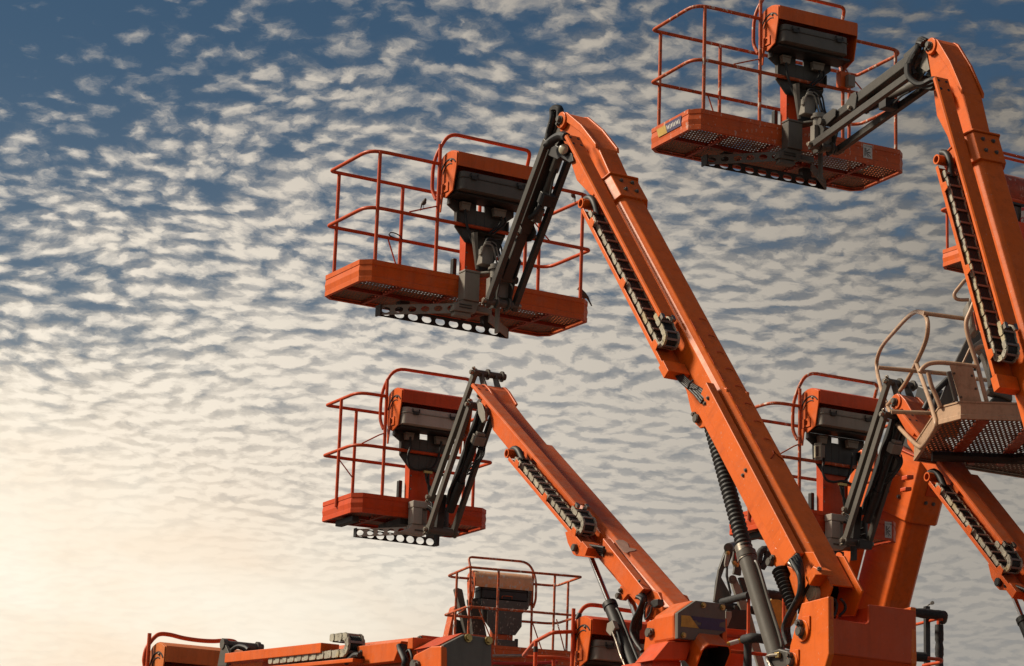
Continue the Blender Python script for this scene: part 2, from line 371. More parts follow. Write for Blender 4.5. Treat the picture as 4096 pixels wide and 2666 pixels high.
TOPARC = [(-.17, 1.332), (-.10, 1.348), (-.03, 1.346), (.035, 1.328), (.085, 1.292), (.112, 1.24), (.122, 1.18), (.12, 1.11), (.105, 1.04), (.09, 1.0)]
PROF = [(-.235, 1.305)]+TOPARC+[(.07, .95), (-.04, .905), (-.175, .95), (-.23, 1.175)]
def console(root, B, m_hood, m_box, m_plate, m_col, x0=-.42, x1=.47, dz=0, col=True, plate=True, m_cap=None, arc_n=10):
    m_plate = MAT['jib'] if m_plate == MAT['grey'] else m_plate
    m_cap = m_cap or m_hood
    prof = [(y, z+dz) for y, z in PROF]
    mb = MB()
    # cover sheet: from the front lip over the top and down the operator side
    top = [(-.236, 1.175), (-.240, 1.308)]+[(y+.003, z+.004) for y, z in TOPARC[:arc_n]]
    inn = [(-.226, 1.177), (-.230, 1.298)]+[(y-.004*(y > 0), z-.006) for y, z in TOPARC[:arc_n]]
    vs = [B.w((x, y, z+dz)) for x in (x0, x1) for y, z in top+inn]; n = len(top); fs = []
    for i in range(n-1):
        fs += [[i, i+1, 2*n+i+1, 2*n+i], [n+i, 3*n+i, 3*n+i+1, n+i+1], [i, n+i, n+i+1, i+1], [2*n+i, 2*n+i+1, 3*n+i+1, 3*n+i]]
    fs += [[0, 2*n, 3*n, n], [n-1, 2*n-1, 4*n-1, 3*n-1]]
    mb.add(vs, fs)
    hood = build('console_hood', mb, m_hood, root, B, smooth=True)
    for s, x in ((-1, x0), (1, x1)):
        mb = MB(); mb.prism(B, 0, [(x, y*.985, z-.004) for y, z in prof], .012*s)
        cap = build('hood_end_plate', mb, m_cap, root, B, bevel=.003)
        mb = MB(); xx = x+.0125*s
        arc = lambda r, a0, a1, k=12: [B.w((xx, -.09+r*math.cos(R(a0+(a1-a0)*i/k)), 1.10+dz+r*math.sin(R(a0+(a1-a0)*i/k)))) for i in range(k+1)]
        mb.tube(arc(.165, 138, 14), .008, 6); mb.tube(arc(.120, 118, 22), .006, 6)
        mb.tube([B.w((xx, -.09, 1.04+dz)), B.w((xx+.002*s, -.09, 1.04+dz))], .011, 10)
        build('slot', mb, MAT['dark'], cap, B)
        mb = MB(); mb.bolt(B.w((xx, -.13, 1.245+dz)), B.a[0]*s, .009, .008); build('bolt', mb, MAT['steel'], cap, B)
        # hinge bracket with a round hole below the plate
        mb = MB()
        mb.plate_holes(B.w((x+.013*s, -.10, .958+dz)), B.a[1]*1.0, B.a[2], .125, .085, 1, .028, .026, .010, B.a[0]*s)
        build('hinge_bracket', mb, m_cap, root, B)
        mb = MB(); mb.prism(B, 0, [(x+.014*s, .03, .95+dz), (x+.014*s, -.03, .945+dz), (x+.014*s, .0, .90+dz), (x+.014*s, .022, .78+dz), (x+.014*s, .04, .78+dz), (x+.014*s, .05, .93+dz)], .012*s)
        build('gusset', mb, m_cap, root, B)
    # control box
    mb = MB(); bx0, bx1 = -.385+.03*(x0+.42), x1-.105
    def rbox(z0, z1, g):
        r = .05
        pts = []
        for cx, cy, a0 in ((bx1+g-r, -.25-g+r, -90), (bx1+g-r, .04, 0), (bx0-g+r, .04, 90), (bx0-g+r, -.25-g+r, 180)):
            for i in range(5): pts.append((cx+r*math.cos(R(a0+22.5*i)), cy+r*math.sin(R(a0+22.5*i)), z0+dz))
        mb.prism(B, 2, pts, z1-z0)
    rbox(.958, 1.068, 0); rbox(1.0685, 1.076, .008); rbox(1.0765, 1.13, 0)
    box = build('control_box', mb, m_box, root, B, bevel=.008, smooth=True)
    for x in (bx0+.13, bx1-.12):
        mb = MB(); mb.box(B, (x-.03, -.275, 1.055+dz), (x+.03, -.2585, 1.09+dz)); mb.box(B, (x-.042, -.272, 1.078+dz), (x-.032, -.2585, 1.115+dz)); mb.box(B, (x+.032, -.272, 1.078+dz), (x+.042, -.2585, 1.115+dz))
        build('latch', mb, MAT['dark'], box, B, bevel=.003)
    mb = MB(); mb.box(B, (x0+.03, -.16, .932+dz), (x1-.03, .05, .952+dz)); build('console_tray', mb, MAT['dark'], root, B)
    if plate:
        y = .05; z = dz*.8
        P = [(-.352, y, .945+z), (-.356, y, .878+z), (-.275, y, .826+z), (-.268, y, .68+z), (-.15, y, .55+z), (.17, y, .55+z), (.275, y, .67+z), (.285, y, .82+z), (.36, y, .88+z), (.36, y, .945+z)]
        # plate with a window: two halves and two bridges
        def pl(q): mb.prism(B, 1, q, .02)
        mb = MB(); wx0, wx1, wz0, wz1 = -.046, .044, .873+z, .932+z
        pl([P[0], P[1], P[2], P[3], P[4], (wx0, y, .55+z), (wx0, y, .945+z)])
        pl([(wx1, y, .945+z), (wx1, y, .55+z), P[5], P[6], P[7], P[8], P[9]])
        pl([(wx0, y, .55+z), (wx1, y, .55+z), (wx1, y, wz0), (wx0, y, wz0)]); pl([(wx0, y, wz1), (wx1, y, wz1), (wx1, y, .945+z), (wx0, y, .945+z)])
        mb.box(B, (-.36, y-.05, .875+z), (-.345, y, .95+z)); mb.box(B, (-.272, y-.03, .69+z), (-.262, y, .82+z)); mb.box(B, (.276, y-.04, .69+z), (.29, y, .815+z))
        sp = build('console_support', mb, m_plate, root, B, bevel=.003)
        for x in (-.235, .115):
            mb = MB(); wd = .08 if x < 0 else .115
            mb.prism(B, 1, [(x, -.02, .835+z), (x+wd, -.02, .835+z), (x+wd+.01, -.02, .895+z), (x-.01, -.02, .895+z)], .055)
            mb.box(B, (x-.012, -.024, .896+z), (x+wd+.012, .034, .915+z))
            build('connector', mb, MAT['beige'], sp, B, bevel=.004)
    if col:
        mb = MB(); mb.prism(B, 1, [(-.143, .08, .72), (-.13, .08, .05), (.165, .08, .05), (.165, .08, .72)], .10)
        for x in (-.143, .158): mb.box(B, (x, .06, .05), (x+.008, .079, .70))
        cl = build('support_column', mb, m_col, root, B, bevel=.004)
        mb = MB()
        for x in (-.115, .125):
            for zz in (.32, .46): mb.bolt(B.w((x, .08, zz)), -B.a[1], .006, .004)
        build('bolt', mb, MAT['steel'], cl, B)
        mb = MB(); mb.box(B, (-.20, .185, .21), (-.155, .24, .42)); build('document_case', mb, MAT['dark'], root, B, bevel=.01)
    return hood

def hose(root, name, fr, pts, r, mat='black', n=8):
    mb = MB(); mb.tube(smooth_path([fr.w(p) for p in pts]), r, n); return build(name, mb, MAT[mat], root, fr, smooth=True)

def railsA(h2=H2, h1=H1, l=1.22, W=.8436, xb=.476, yp=.014, yb=.829):
    e = l-.02
    top = [(-xb, yp, h2), (-e, yp, h2), (-e, yb, h2), (e, yb, h2), (e, yp, h2), (xb, yp, h2)]
    mid = [(0, yp, h1), (-e, yp, h1), (-e, yb, h1), (-.30, yb, h1), (.30, yb, h1), (e, yb, h1), (e, yp, h1), (0, yp, h1)]
    fl = [0, .17, .045, .045, .17, 0]
    fm = [0, .17, .045, .02, .02, .16, .06, 0]
    loop = [(-xb-.005, .045, .90), (-xb-.02, .105, 1.0), (-xb-.02, .105, 1.30), (-.40, 0, 1.551), (.49, 0, 1.551), (xb+.03, .105, 1.36), (xb+.02, .105, 1.0), (xb+.005, .045, .9)]
    return [('top_rail', top, fl), ('mid_rail', mid, fm), ('hood_guard', loop, [0, .06, .13, .10, .06, .05, .06, 0])]
def postsA(xb=.476, yp=.014, yb=.829):
    return [(-1.099, yp, T-.1, H2), (1.099, yp, T-.1, H2), (-xb, yp, T-.1, 1.43), (xb, yp, T-.1, 1.38), (-1.109, yb, .05, H2), (1.109, yb, .05, H2), (-.426, yb, .05, H2), (.426, yb, .05, H2)]

def mount_perforated(root, B, m):
    """bolted bracket under the console and the perforated support beams (long platforms)"""
    mb = MB(); mb.plate_holes(B.w((-.83, .43, -.192)), B.a[0], B.a[2], 1.30, .092, 9, .053, .034, .01, B.a[1]*-1)
    mb.box(B, (-.83, .43, -.098), (.47, .50, -.09)); mb.box(B, (-.845, .36, -.195), (-.831, .46, -.095)); mb.box(B, (.4705, .415, -.192), (.56, .44, -.098)); mb.box(B, (-.60, .44, -.089), (-.50, .52, -.002)); mb.box(B, (.30, .44, -.089), (.40, .52, -.002))
    build('support_beam', mb, MAT['dark'], root, B)
    mb = MB(); p0 = Vector((-.83, .40, -.19)); p1 = Vector((-.26, -.06, -.175)); d = (p1-p0); L = d.length; d.normalize()
    dw = B.a[0]*d.x+B.a[1]*d.y+B.a[2]*d.z; nd = B.a[0]*d.y-B.a[1]*d.x
    mb.plate_holes(B.w(p0), dw, B.a[2], L, .092, 6, .040, .028, .012, nd)
    p0 = Vector((.55, .42, -.145)); p1 = Vector((.10, .0, -.145)); d = (p1-p0); L = d.length; d.normalize(); dw = B.a[0]*d.x+B.a[1]*d.y+B.a[2]*d.z
    mb.bar(B.w(p0), B.w(p1), .09, B.a[0]*d.y-B.a[1]*d.x, .012); mb.bar(B.w((-.3, -.06, -.10)), B.w((.1, -.03, -.10)), .05, B.a[1], .05)
    build('support_arm', mb, m, root, B)
    mb = MB(); mb.box(B, (-.235, -.12, -.05), (-.075, .004, .215)); mb.prism(B, 2, [(-.24, -.125, .216), (-.075, -.125, .216), (.02, -.27, .216), (.09, -.20, .216), (.0, .0, .216), (-.24, 0, .216)], .022)
    mb.prism(B, 1, [(-.33, -.10, -.165), (-.10, -.10, -.16), (-.055, -.10, -.05), (-.235, -.10, -.051), (-.30, -.10, -.09)], .10)
    mb.box(B, (-.31, -.085, -.205), (-.135, -.01, -.164))
    br = build('mounting_bracket', mb, m, root, B, bevel=.007)
    mb = MB(); mb.box(B, (.085, -.20, -.33), (.105, -.14, -.03)); build('hanger_plate', mb, m, root, B, bevel=.003)
    mb = MB(); mb.box(B, (-.27, -.108, -.125), (-.14, -.1005, -.12)); mb.box(B, (-.27, -.108, -.10), (-.14, -.1005, -.095)); build('bracket_slot', mb, MAT['dark'], br, B)
    # rotator between bracket and jib
    mb = MB(); c = B.w((.02, -.25, 0)); z = B.a[2]
    mb.cyl(c+z*-.06, c+z*.24, .055, 16); mb.cyl(c+z*.241, c+z*.26, .075, 18); mb.cyl(c+z*.2605, c+z*.29, .06, 16); mb.cyl(c+z*-.08, c+z*-.061, .07, 16)
    mb.box(B, (-.12, -.39, -.05), (.12, -.32, .12))
    build('rotator', mb, MAT['grey_lt'], root, B, smooth=True)
    # hose guard and valve block
    mb = MB(); n = 13; rim = []; low = []
    for k in range(n):
        a = R(215-225*k/(n-1)); rim.append((-.0+.170*math.cos(a), -.10+.10*math.sin(a), .60)); low.append((-.02+.075*math.cos(a), -.07+.045*math.sin(a), .27))
    vs = [B.w(p) for p in rim+low]; mb.add(vs, [[k, k+1, n+k+1, n+k] for k in range(n-1)]); mb.add([B.w((x, y, z+.006)) for x, y, z in rim], [list(range(n))])
    build('hose_guard', mb, MAT['grey'], root, B)
    mb = MB(); mb.box(B, (-.10, -.19, .30), (.02, -.08, .47)); mb.box(B, (-.12, -.2, .38), (-.101, -.15, .44)); build('valve_block', mb, MAT['grey_lt'], root, B, bevel=.006)
    for k, (dx, dy) in enumerate(((0, 0), (.03, .02), (.055, -.01), (.08, .03))):
        hose(root, 'hydraulic_hose', B, [(-.11+dx*.3, -.20, .40+dx), (-.10+dx*.5, -.23, .47+dx*.8), (-.02+dx, -.23, .47+dy), (.02+dx, -.23, .36), (.04+dx, -.24, .30), (.07+dx*.6, -.30, .20)], .009, 'grey_lt' if k < 2 else 'black')
    hose(root, 'hydraulic_hose', B, [(.05, -.26, .33), (.07, -.3, .25), (.03, -.31, .16), (-.03, -.3, .11), (-.05, -.26, .08)], .014)
    hose(root, 'control_cable', B, [(-.20, -.01, .84), (-.19, -.02, .72), (-.15, -.03, .60), (-.11, -.05, .5)], .014)
    hose(root, 'control_cable', B, [(.19, -.01, .84), (.16, -.03, .75), (.06, -.05, .66), (.0, -.07, .59)], .012)
    hose(root, 'control_cable', B, [(.23, -.01, .85), (.22, -.03, .77), (.11, -.05, .67), (.03, -.07, .60)], .010)

def mount_box(root, B, m):
    """light grey bracket box and perforated beam (short platforms)"""
    mb = MB(); mb.box(B, (-.172, -.13, -.075), (-.065, -.012, .095)); mb.box(B, (-.178, -.135, .096), (.05, -.012, .165)); mb.box(B, (-.064, -.05, -.075), (.03, -.012, .095))
    mb.prism(B, 1, [(-.33, -.115, -.175), (-.03, -.115, -.185), (.03, -.115, -.14), (.03, -.115, -.076), (-.172, -.115, -.076), (-.21, -.115, -.13)], .10)
    br = build('mounting_bracket', mb, m, root, B, bevel=.008)
    mb = MB(); mb.box(B, (-.14, -.121, -.145), (-.05, -.1155, -.13)); build('bracket_slot', mb, MAT['grey'], br, B)
    mb = MB(); mb.plate_holes(B.w((-.595, .35, -.202)), B.a[0], B.a[2], .92, .092, 8, .046, .037, .008, -B.a[1])
    mb.box(B, (.115, -.12, -.27), (.145, -.05, -.10)); mb.box(B, (-.606, .30, -.20), (-.5955, .36, -.11))
    build('support_beam', mb, MAT['dark'], root, B)
    mb = MB(); p0 = Vector((-.60, .33, -.20)); p1 = Vector((-.20, -.05, -.185)); d = p1-p0; L = d.length; d.normalize(); dw = B.a[0]*d.x+B.a[1]*d.y+B.a[2]*d.z
    mb.plate_holes(B.w(p0), dw, B.a[2], L, .08, 5, .037, .030, .010, B.a[0]*d.y-B.a[1]*d.x); build('support_arm', mb, m, root, B)
    for x0, x1, y0, y1 in ((-.70, -.62, .20, .62), (-.24, -.13, .03, .55), (.34, .46, .25, .6)):
        mb = MB(); mb.box(B, (x0, y0, -.065), (x1, y1, -.0025)); build('deck_runner', mb, MAT['dark'], root, B, bevel=.006)
    mb = MB(); c = B.w((.12, -.24, 0)); z = B.a[2]; mb.cyl(c-z*.10, c+z*.10, .055, 14); mb.box(B, (-.03, -.40, -.20), (.12, -.34, -.12)); build('rotator', mb, MAT['dark'], root, B, smooth=True)
    hose(root, 'control_cable', B, [(-.19, -.02, .84), (-.19, -.03, .74), (-.22, -.04, .62), (-.19, -.05, .52), (-.10, -.06, .50), (.0, -.07, .52), (.10, -.08, .50), (.2, -.1, .46)], .013)
    hose(root, 'control_cable', B, [(.17, -.02, .84), (.15, -.02, .7), (.10, -.03, .58), (.03, -.05, .50), (.02, -.06, .40), (.03, -.06, .3), (.04, -.09, .2)], .013)
    hose(root, 'control_cable', B, [(-.02, -.06, .50), (.0, -.06, .40), (.05, -.06, .32), (.06, -.07, .25), (.09, -.12, .2)], .012)
    mb = MB(); mb.box(B, (-.04, -.075, .475), (.055, -.05, .50)); build('cable_clamp', mb, MAT['brass'], root, B)

# ------------------------------------------------------------------ booms
def chain(root, b, xa, xb_, vlo, h, u0, u1, rad):
    """energy chain: lower run from u0 to u1, bend round and end under the cover strip"""
    vm = vlo+h/2; step = .064; path = []
    n = int((u0-u1)/step)
    path = [(u0-step*i, vm, 0.0) for i in range(n)]
    cu = path[-1][0]-.03
    for k in range(8):
        a = math.pi*k/7; path.append((cu-rad*math.sin(a), vm+rad-rad*math.cos(a), a))
    for k in range(1, 4): path.append((cu+step*k, vm+2*rad, math.pi))
    mb = MB(); mf = MB(); ms = MB(); mh = MB()
    for i, (u, v, a) in enumerate(path):
        du, dv = -math.cos(a), math.sin(a); nu, nv = math.sin(a), math.cos(a)
        for x, dx in ((xa, .012), (xb_, -.012)):
            r0 = h*.5
            pts = []
            for (s, q) in ((-.036, -.30), (-.036, .30), (-.022, .46), (.022, .46), (.036, .30), (.036, -.30), (.022, -.5), (-.022, -.5)):
                pts.append((x+(dx*.6 if i % 2 else 0), u+du*s*.95+nu*q*h, v+dv*s*.95+nv*q*h))
            (mb if x == xa else mf).prism(b, 0, pts, dx)
        if i % 2 == 0:
            for q in ((h*.45,) if a == 0 else (h*.45, -h*.45)):
                pts = [(xa+.014, u+du*s+nu*(q+e), v+dv*s+nv*(q+e)) for s, e in ((-.009, -.004), (-.009, .006), (.009, .006), (.009, -.004))]
                ms.prism(b, 0, pts, xb_-xa-.028)
    for j in range(6):
        x = xa+.026+(xb_-xa-.052)*j/5
        mh.tube([b.w((x, u, v)) for u, v, a in path], .0145, 6)
    ch = build('cable_chain', mb, MAT['chain'], root, b)
    build('chain_side', mf, MAT['chain'], ch, b)
    build('chain_slat', ms, MAT['slat'], ch, b)
    build('hose_bundle', mh, MAT['black'], ch, b, smooth=True)

def boom(root, B, ang, vt, tray, strip, utip, vtip, u_tray, u_strip_end, u_bend, u_end, m, collar=None, fly=None, hw=.10, us=None, vb=None):
    b = B.boom(ang)
    vb = vb if vb is not None else vt-.34
    x0, x1 = -.33, -.19
    uc = collar if collar else utip-1.25
    # outer section: flat top with bevelled shoulders
    sec = [(-hw-.045, vb), (-hw-.045, vt-.065), (-hw-.03, vt-.03), (-hw, vt), (hw, vt), (hw+.03, vt-.03), (hw+.045, vt-.065), (hw+.045, vb)]
    mb = MB(); n = len(sec)
    vs = [b.w((x, u, v)) for u in (uc, u_end) for x, v in sec]
    mb.add(vs, [[i, (i+1) % n, n+(i+1) % n, n+i] for i in range(n)]+[list(range(n))]); 
    # hollow rear mouth, inner walls coloured black for the shade inside
    ins = [b.w((x*.90, u_end, vb+.015+(v-vb)*.92)) for x, v in sec]; dp = [b.w((x*.90, u_end+.45, vb+.02+(v-vb)*.9)) for x, v in sec]
    mb.add(vs[n:]+ins, [[i, (i+1) % n, n+(i+1) % n, n+i] for i in range(n)])
    mn = build('main_boom', mb, m, root, b, bevel=.008)
    mb = MB(); mb.add(ins+dp, [[i, (i+1) % n, n+(i+1) % n, n+i] for i in range(n)]+[list(range(n, 2*n))]); build('boom_mouth', mb, MAT['dark'], mn, b)
    # fly section with the drooped nose
    prof = fly or [(.07, -.09), (.085, -.02), (.05, .05), (-.02, .085), (-.30, .155), (-.66, .20), (-1.0, .178), (-1.5, .170), (-1.5, -.12), (-.90, -.14), (-.62, -.20), (-.36, -.155), (-.05, -.11)]
    pts = [(-hw+.004, utip+u, vtip+v) for u, v in prof]
    mb = MB(); mb.prism(b, 0, pts, 2*(hw-.004))
    fl = build('fly_boom', mb, m, root, b, bevel=.008)
    for s in (-1, 1):
        mb = MB(); x = s*(hw-.003)
        nq = ((.08, -.03), (.06, .045), (.0, .09), (-.30, .17), (-.64, .215), (-.68, .19), (-.34, .12), (-.06, .03), (-.05, -.07), (.05, -.09)) if not fly else ((.08, -.03), (.06, .06), (.0, .085), (-.10, .09), (-.34, .06), (-.32, .02), (-.12, .0), (-.05, -.07), (.05, -.09))
        q = [(x, utip+u, vtip+v) for u, v in nq]
        mb.prism(b, 0, q, s*.025); mb.cyl(b.w((x, utip, vtip)), b.w((x+s*.04, utip, vtip)), .075, 18)
        build('nose_plate', mb, m, root, b, bevel=.005)
        mb = MB(); p = b.w((x+s*.04, utip, vtip)); mb.pin(p+b.a[1]*.01, b.a[0]*s, .03); mb.bolt(p-b.a[2]*.045, b.a[0]*s, .013, .015)
        build('nose_pin', mb, MAT['grey'], fl, b)
    if collar:
        mb = MB(); e = hw+.075
        sc2 = [(-e, vb-.02), (-e, vt-.06), (-hw-.035, vt+.022), (hw+.035, vt+.022), (e, vt-.06), (e, vb-.02)]
        mb.prism(b, 1, [(x, collar+.0, v) for x, v in sc2], -.285); mb.prism(b, 1, [(x*1.06, collar+.001, vb+(v-vb)*1.05) for x, v in sc2], .016)
        cl = build('boom_collar', mb, m, root, b, bevel=.006)
        mb = MB()
        for x in (-.055, .055):
            for u in (collar-.07, collar-.19): mb.bolt(b.w((x, u, vt+.022)), b.a[2], .012, .01)
        build('bolt', mb, MAT['grey'], cl, b)
        mb = MB(); mb.box(b, (-hw-.12, collar-.20, vt-.14), (-hw-.076, collar-.03, vt-.05)); build('wear_block', mb, m, root, b, bevel=.006)
    # cover strip (channel over the upper run) and tray (below the lower run)
    us = us if us is not None else utip-.48
    mb = MB()
    mb.prism(b, 1, [(x0, us, strip), (x0, us, strip+.024), (x0+.014, us, strip+.036), (x1, us, strip+.036), (x1, us, strip+.024), (x0+.014, us, strip+.024), (x0+.010, us, strip)], u_strip_end-us)
    sp = build('cover_strip', mb, m, root, b, bevel=.003)
    mb = MB()
    for x in (x0+.03, x1-.03):
        for u in (us-.04, us-.13): mb.cyl(b.w((x, u, strip+.034)), b.w((x, u, strip+.0375)), .014, 10)
    build('bolt_hole', mb, MAT['dark'], sp, b)
    mb = MB(); mb.box(b, (x0+.005, u_strip_end-.045, strip+.010), (x0+.035, u_strip_end+.01, strip+.040)); mb.box(b, (x1-.035, u_strip_end-.045, strip+.010), (x1-.005, u_strip_end+.01, strip+.040)); build('end_bracket', mb, MAT['steel'], sp, b)
    # strip brackets down to the boom
    mb = MB()
    for u in (us-.1, (us+u_strip_end)/2): mb.box(b, (x1+.001, u-.05, strip-.13), (-hw-.003, u+.05, strip-.05))
    build('strip_bracket', mb, m, root, b)
    mb = MB(); mb.prism(b, 1, [(x0-.028, u_tray, tray-.005), (x0-.028, u_tray, tray+.032), (x0-.019, u_tray, tray+.032), (x0-.019, u_tray, tray+.004), (-hw-.047, u_tray, tray+.004), (-hw-.047, u_tray, tray-.005)], u_bend-.13-u_tray)
    mb.box(b, (x0-.03, u_bend-.26, tray-.03), (-hw-.05, u_bend-.131, tray+.05))
    for k in (.12, .55, .97):
        u = u_tray+(u_bend-u_tray)*k; mb.prism(b, 0, [(x0-.03, u+.05, tray+.03), (x0-.03, u-.05, tray+.03), (x0-.03, u-.035, tray+.085), (x0-.03, u+.03, tray+.085)], -.006)
    build('chain_tray', mb, m, root, b, bevel=.003)
    mb = MB(); c = (x0-.0, u_tray+.06, tray+.035); n = 14
    ring = lambda x, r: [b.w((x, c[1]+r*math.cos(2*math.pi*k/n), c[2]+r*math.sin(2*math.pi*k/n))) for k in range(n)]
    A = ring(x0-.03, .044); A2 = ring(x0-.03, .031); D = ring(x1, .044); D2 = ring(x1, .031); vs = A+A2+D+D2; fs = []
    for k in range(n):
        j = (k+1) % n; fs += [[k, j, n+j, n+k], [k, 2*n+k, 2*n+j, j], [n+k, n+j, 3*n+j, 3*n+k], [2*n+k, 3*n+k, 3*n+j, 2*n+j]]
    mb.add(vs, fs); build('hose_roller', mb, m, root, b, smooth=True)
    mb = MB(); mb.tube(smooth_path([b.w(((x0+x1)/2, u_tray+.16, tray+.02)), b.w(((x0+x1)/2, u_tray+.11, tray+.07)), b.w(((x0+x1)/2, u_tray+.02, tray+.085)), b.w(((x0+x1)/2, u_tray-.12, tray+.05))]), .032, 10); build('roller_hose', mb, MAT['black'], root, b, smooth=True)
    chain(root, b, x0, x1, tray+.024, .048, u_tray-.10, u_bend, (strip-tray-.078)/2)
    return b

def cover_box(root, b, u0, u1, v0, v1, m, xa=-.36, xb_=-.15):
    """hose cover box on the side of the boom with a slanted lower end"""
    mb = MB(); mb.prism(b, 0, [(xa, u0, v1-.02), (xa, u0-.05, v0), (xa, u1-.20, v0), (xa, u1, v1)], xb_-xa)
    o = build('hose_cover', mb, m, root, b, bevel=.006)
    mb = MB()
    for u in (u0-.12, (u0+u1)/2): 
        for v in (v0+.07, v0+.13): mb.bolt(b.w((xa, u, v)), -b.a[0], .008, .004)
    build('bolt', mb, MAT['grey'], o, b)

def cylinder(root, p0, p1, r0, q, r1, m_barrel, bellows=False):
    """lift cylinder: rod from p0 to q, barrel from q to p1"""
    mb = MB(); mb.cyl(q, p1, r1, 20); mb.cyl(q+(p0-q).normalized()*.0, q+(p0-q).normalized()*.05, r1*1.12, 20)
    br = build('lift_cylinder', mb, m_barrel, root, smooth=True)
    mb = MB()
    if bellows:
        k = int((q-p0).length/.038); pts = []; rs = []
        for i in range(2*k+1):
            pts.append(p0.lerp(q, i/(2*k))); rs.append(r0*(1.0 if i % 2 else .86))
        mb.tube(pts, rs, 18); build('bellows', mb, MAT['black'], root, smooth=True)
    else:
        mb.cyl(p0, q, r0, 16); build('cylinder_rod', mb, MAT['chrome'], root, smooth=True)
    mb = MB(); a = (p1-q).normalized(); s = a.cross(Vector((0, 1, 0))).normalized(); t = s.cross(a).normalized()
    off = s*(r1*.75)-t*r1*.9 if s.x > 0 else -s*(r1*.75)-t*r1*.9
    L = (p1-q).length
    mb.tube(smooth_path([q+a*.08*L+off*.4, q+a*.12*L+off, q+a*.5*L+off, q+a*.9*L+off, q+a*.95*L+off*.5]), .013, 8); build('cylinder_pipe', mb, m_barrel, br, smooth=True)

def chassis(root, B, y0, y1, ztop, ox=0):
    """turntable, upright, chassis and four wheels that carry the boom, down to the ground"""
    gz = -B.o.z
    mb = MB(); mb.box(B, (ox-.42, y0-.05, gz+.95), (ox+.42, y1, gz+1.25)); mb.box(B, (ox-.30, y0, gz+1.251), (ox+.30, min(y1, y0+.8), ztop)); build('turntable', mb, MAT['orange'], root, B, bevel=.02)
    ym = (y0+y1)/2
    mb = MB(); mb.box(B, (ox-.45, ym-1.0, gz+.45), (ox+.45, ym+1.0, gz+.80)); mb.cyl(B.w((ox, ym, gz+.801)), B.w((ox, ym, gz+.949)), .4, 24); build('chassis', mb, MAT['grey'], root, B, bevel=.02)
    for sx in (-1, 1):
        for sy in (-1, 1):
            c = B.w((ox+sx*.62, ym+sy*.8, gz+.42)); mb = MB(); a = B.a[0]
            mb.tube([c-a*.14, c-a*.10, c+a*.10, c+a*.14], [.36, .42, .42, .36], 24); w = build('wheel', mb, MAT['black'], root, B, smooth=True)
            mb = MB(); mb.cyl(c-a*.145, c+a*.145, .22, 18); build('rim', mb, MAT['white'], w, B, smooth=True)

FLY_STRAIGHT = [(.07, -.09), (.085, -.02), (.05, .06), (-.08, .075), (-.30, .045), (-.6, .03), (-1.3, .02), (-1.3, -.27), (-.93, -.24), (-.82, -.225), (-.40, -.22), (-.28, -.14), (-.05, -.11)]
CROSS_A = (-.80, -.27, .27, .80); CROSS_B = (-.40, 0, .40)
CH_A = (.0871, .0797, .0871, .0797); CH_B = (.09, .084, .04, .04)

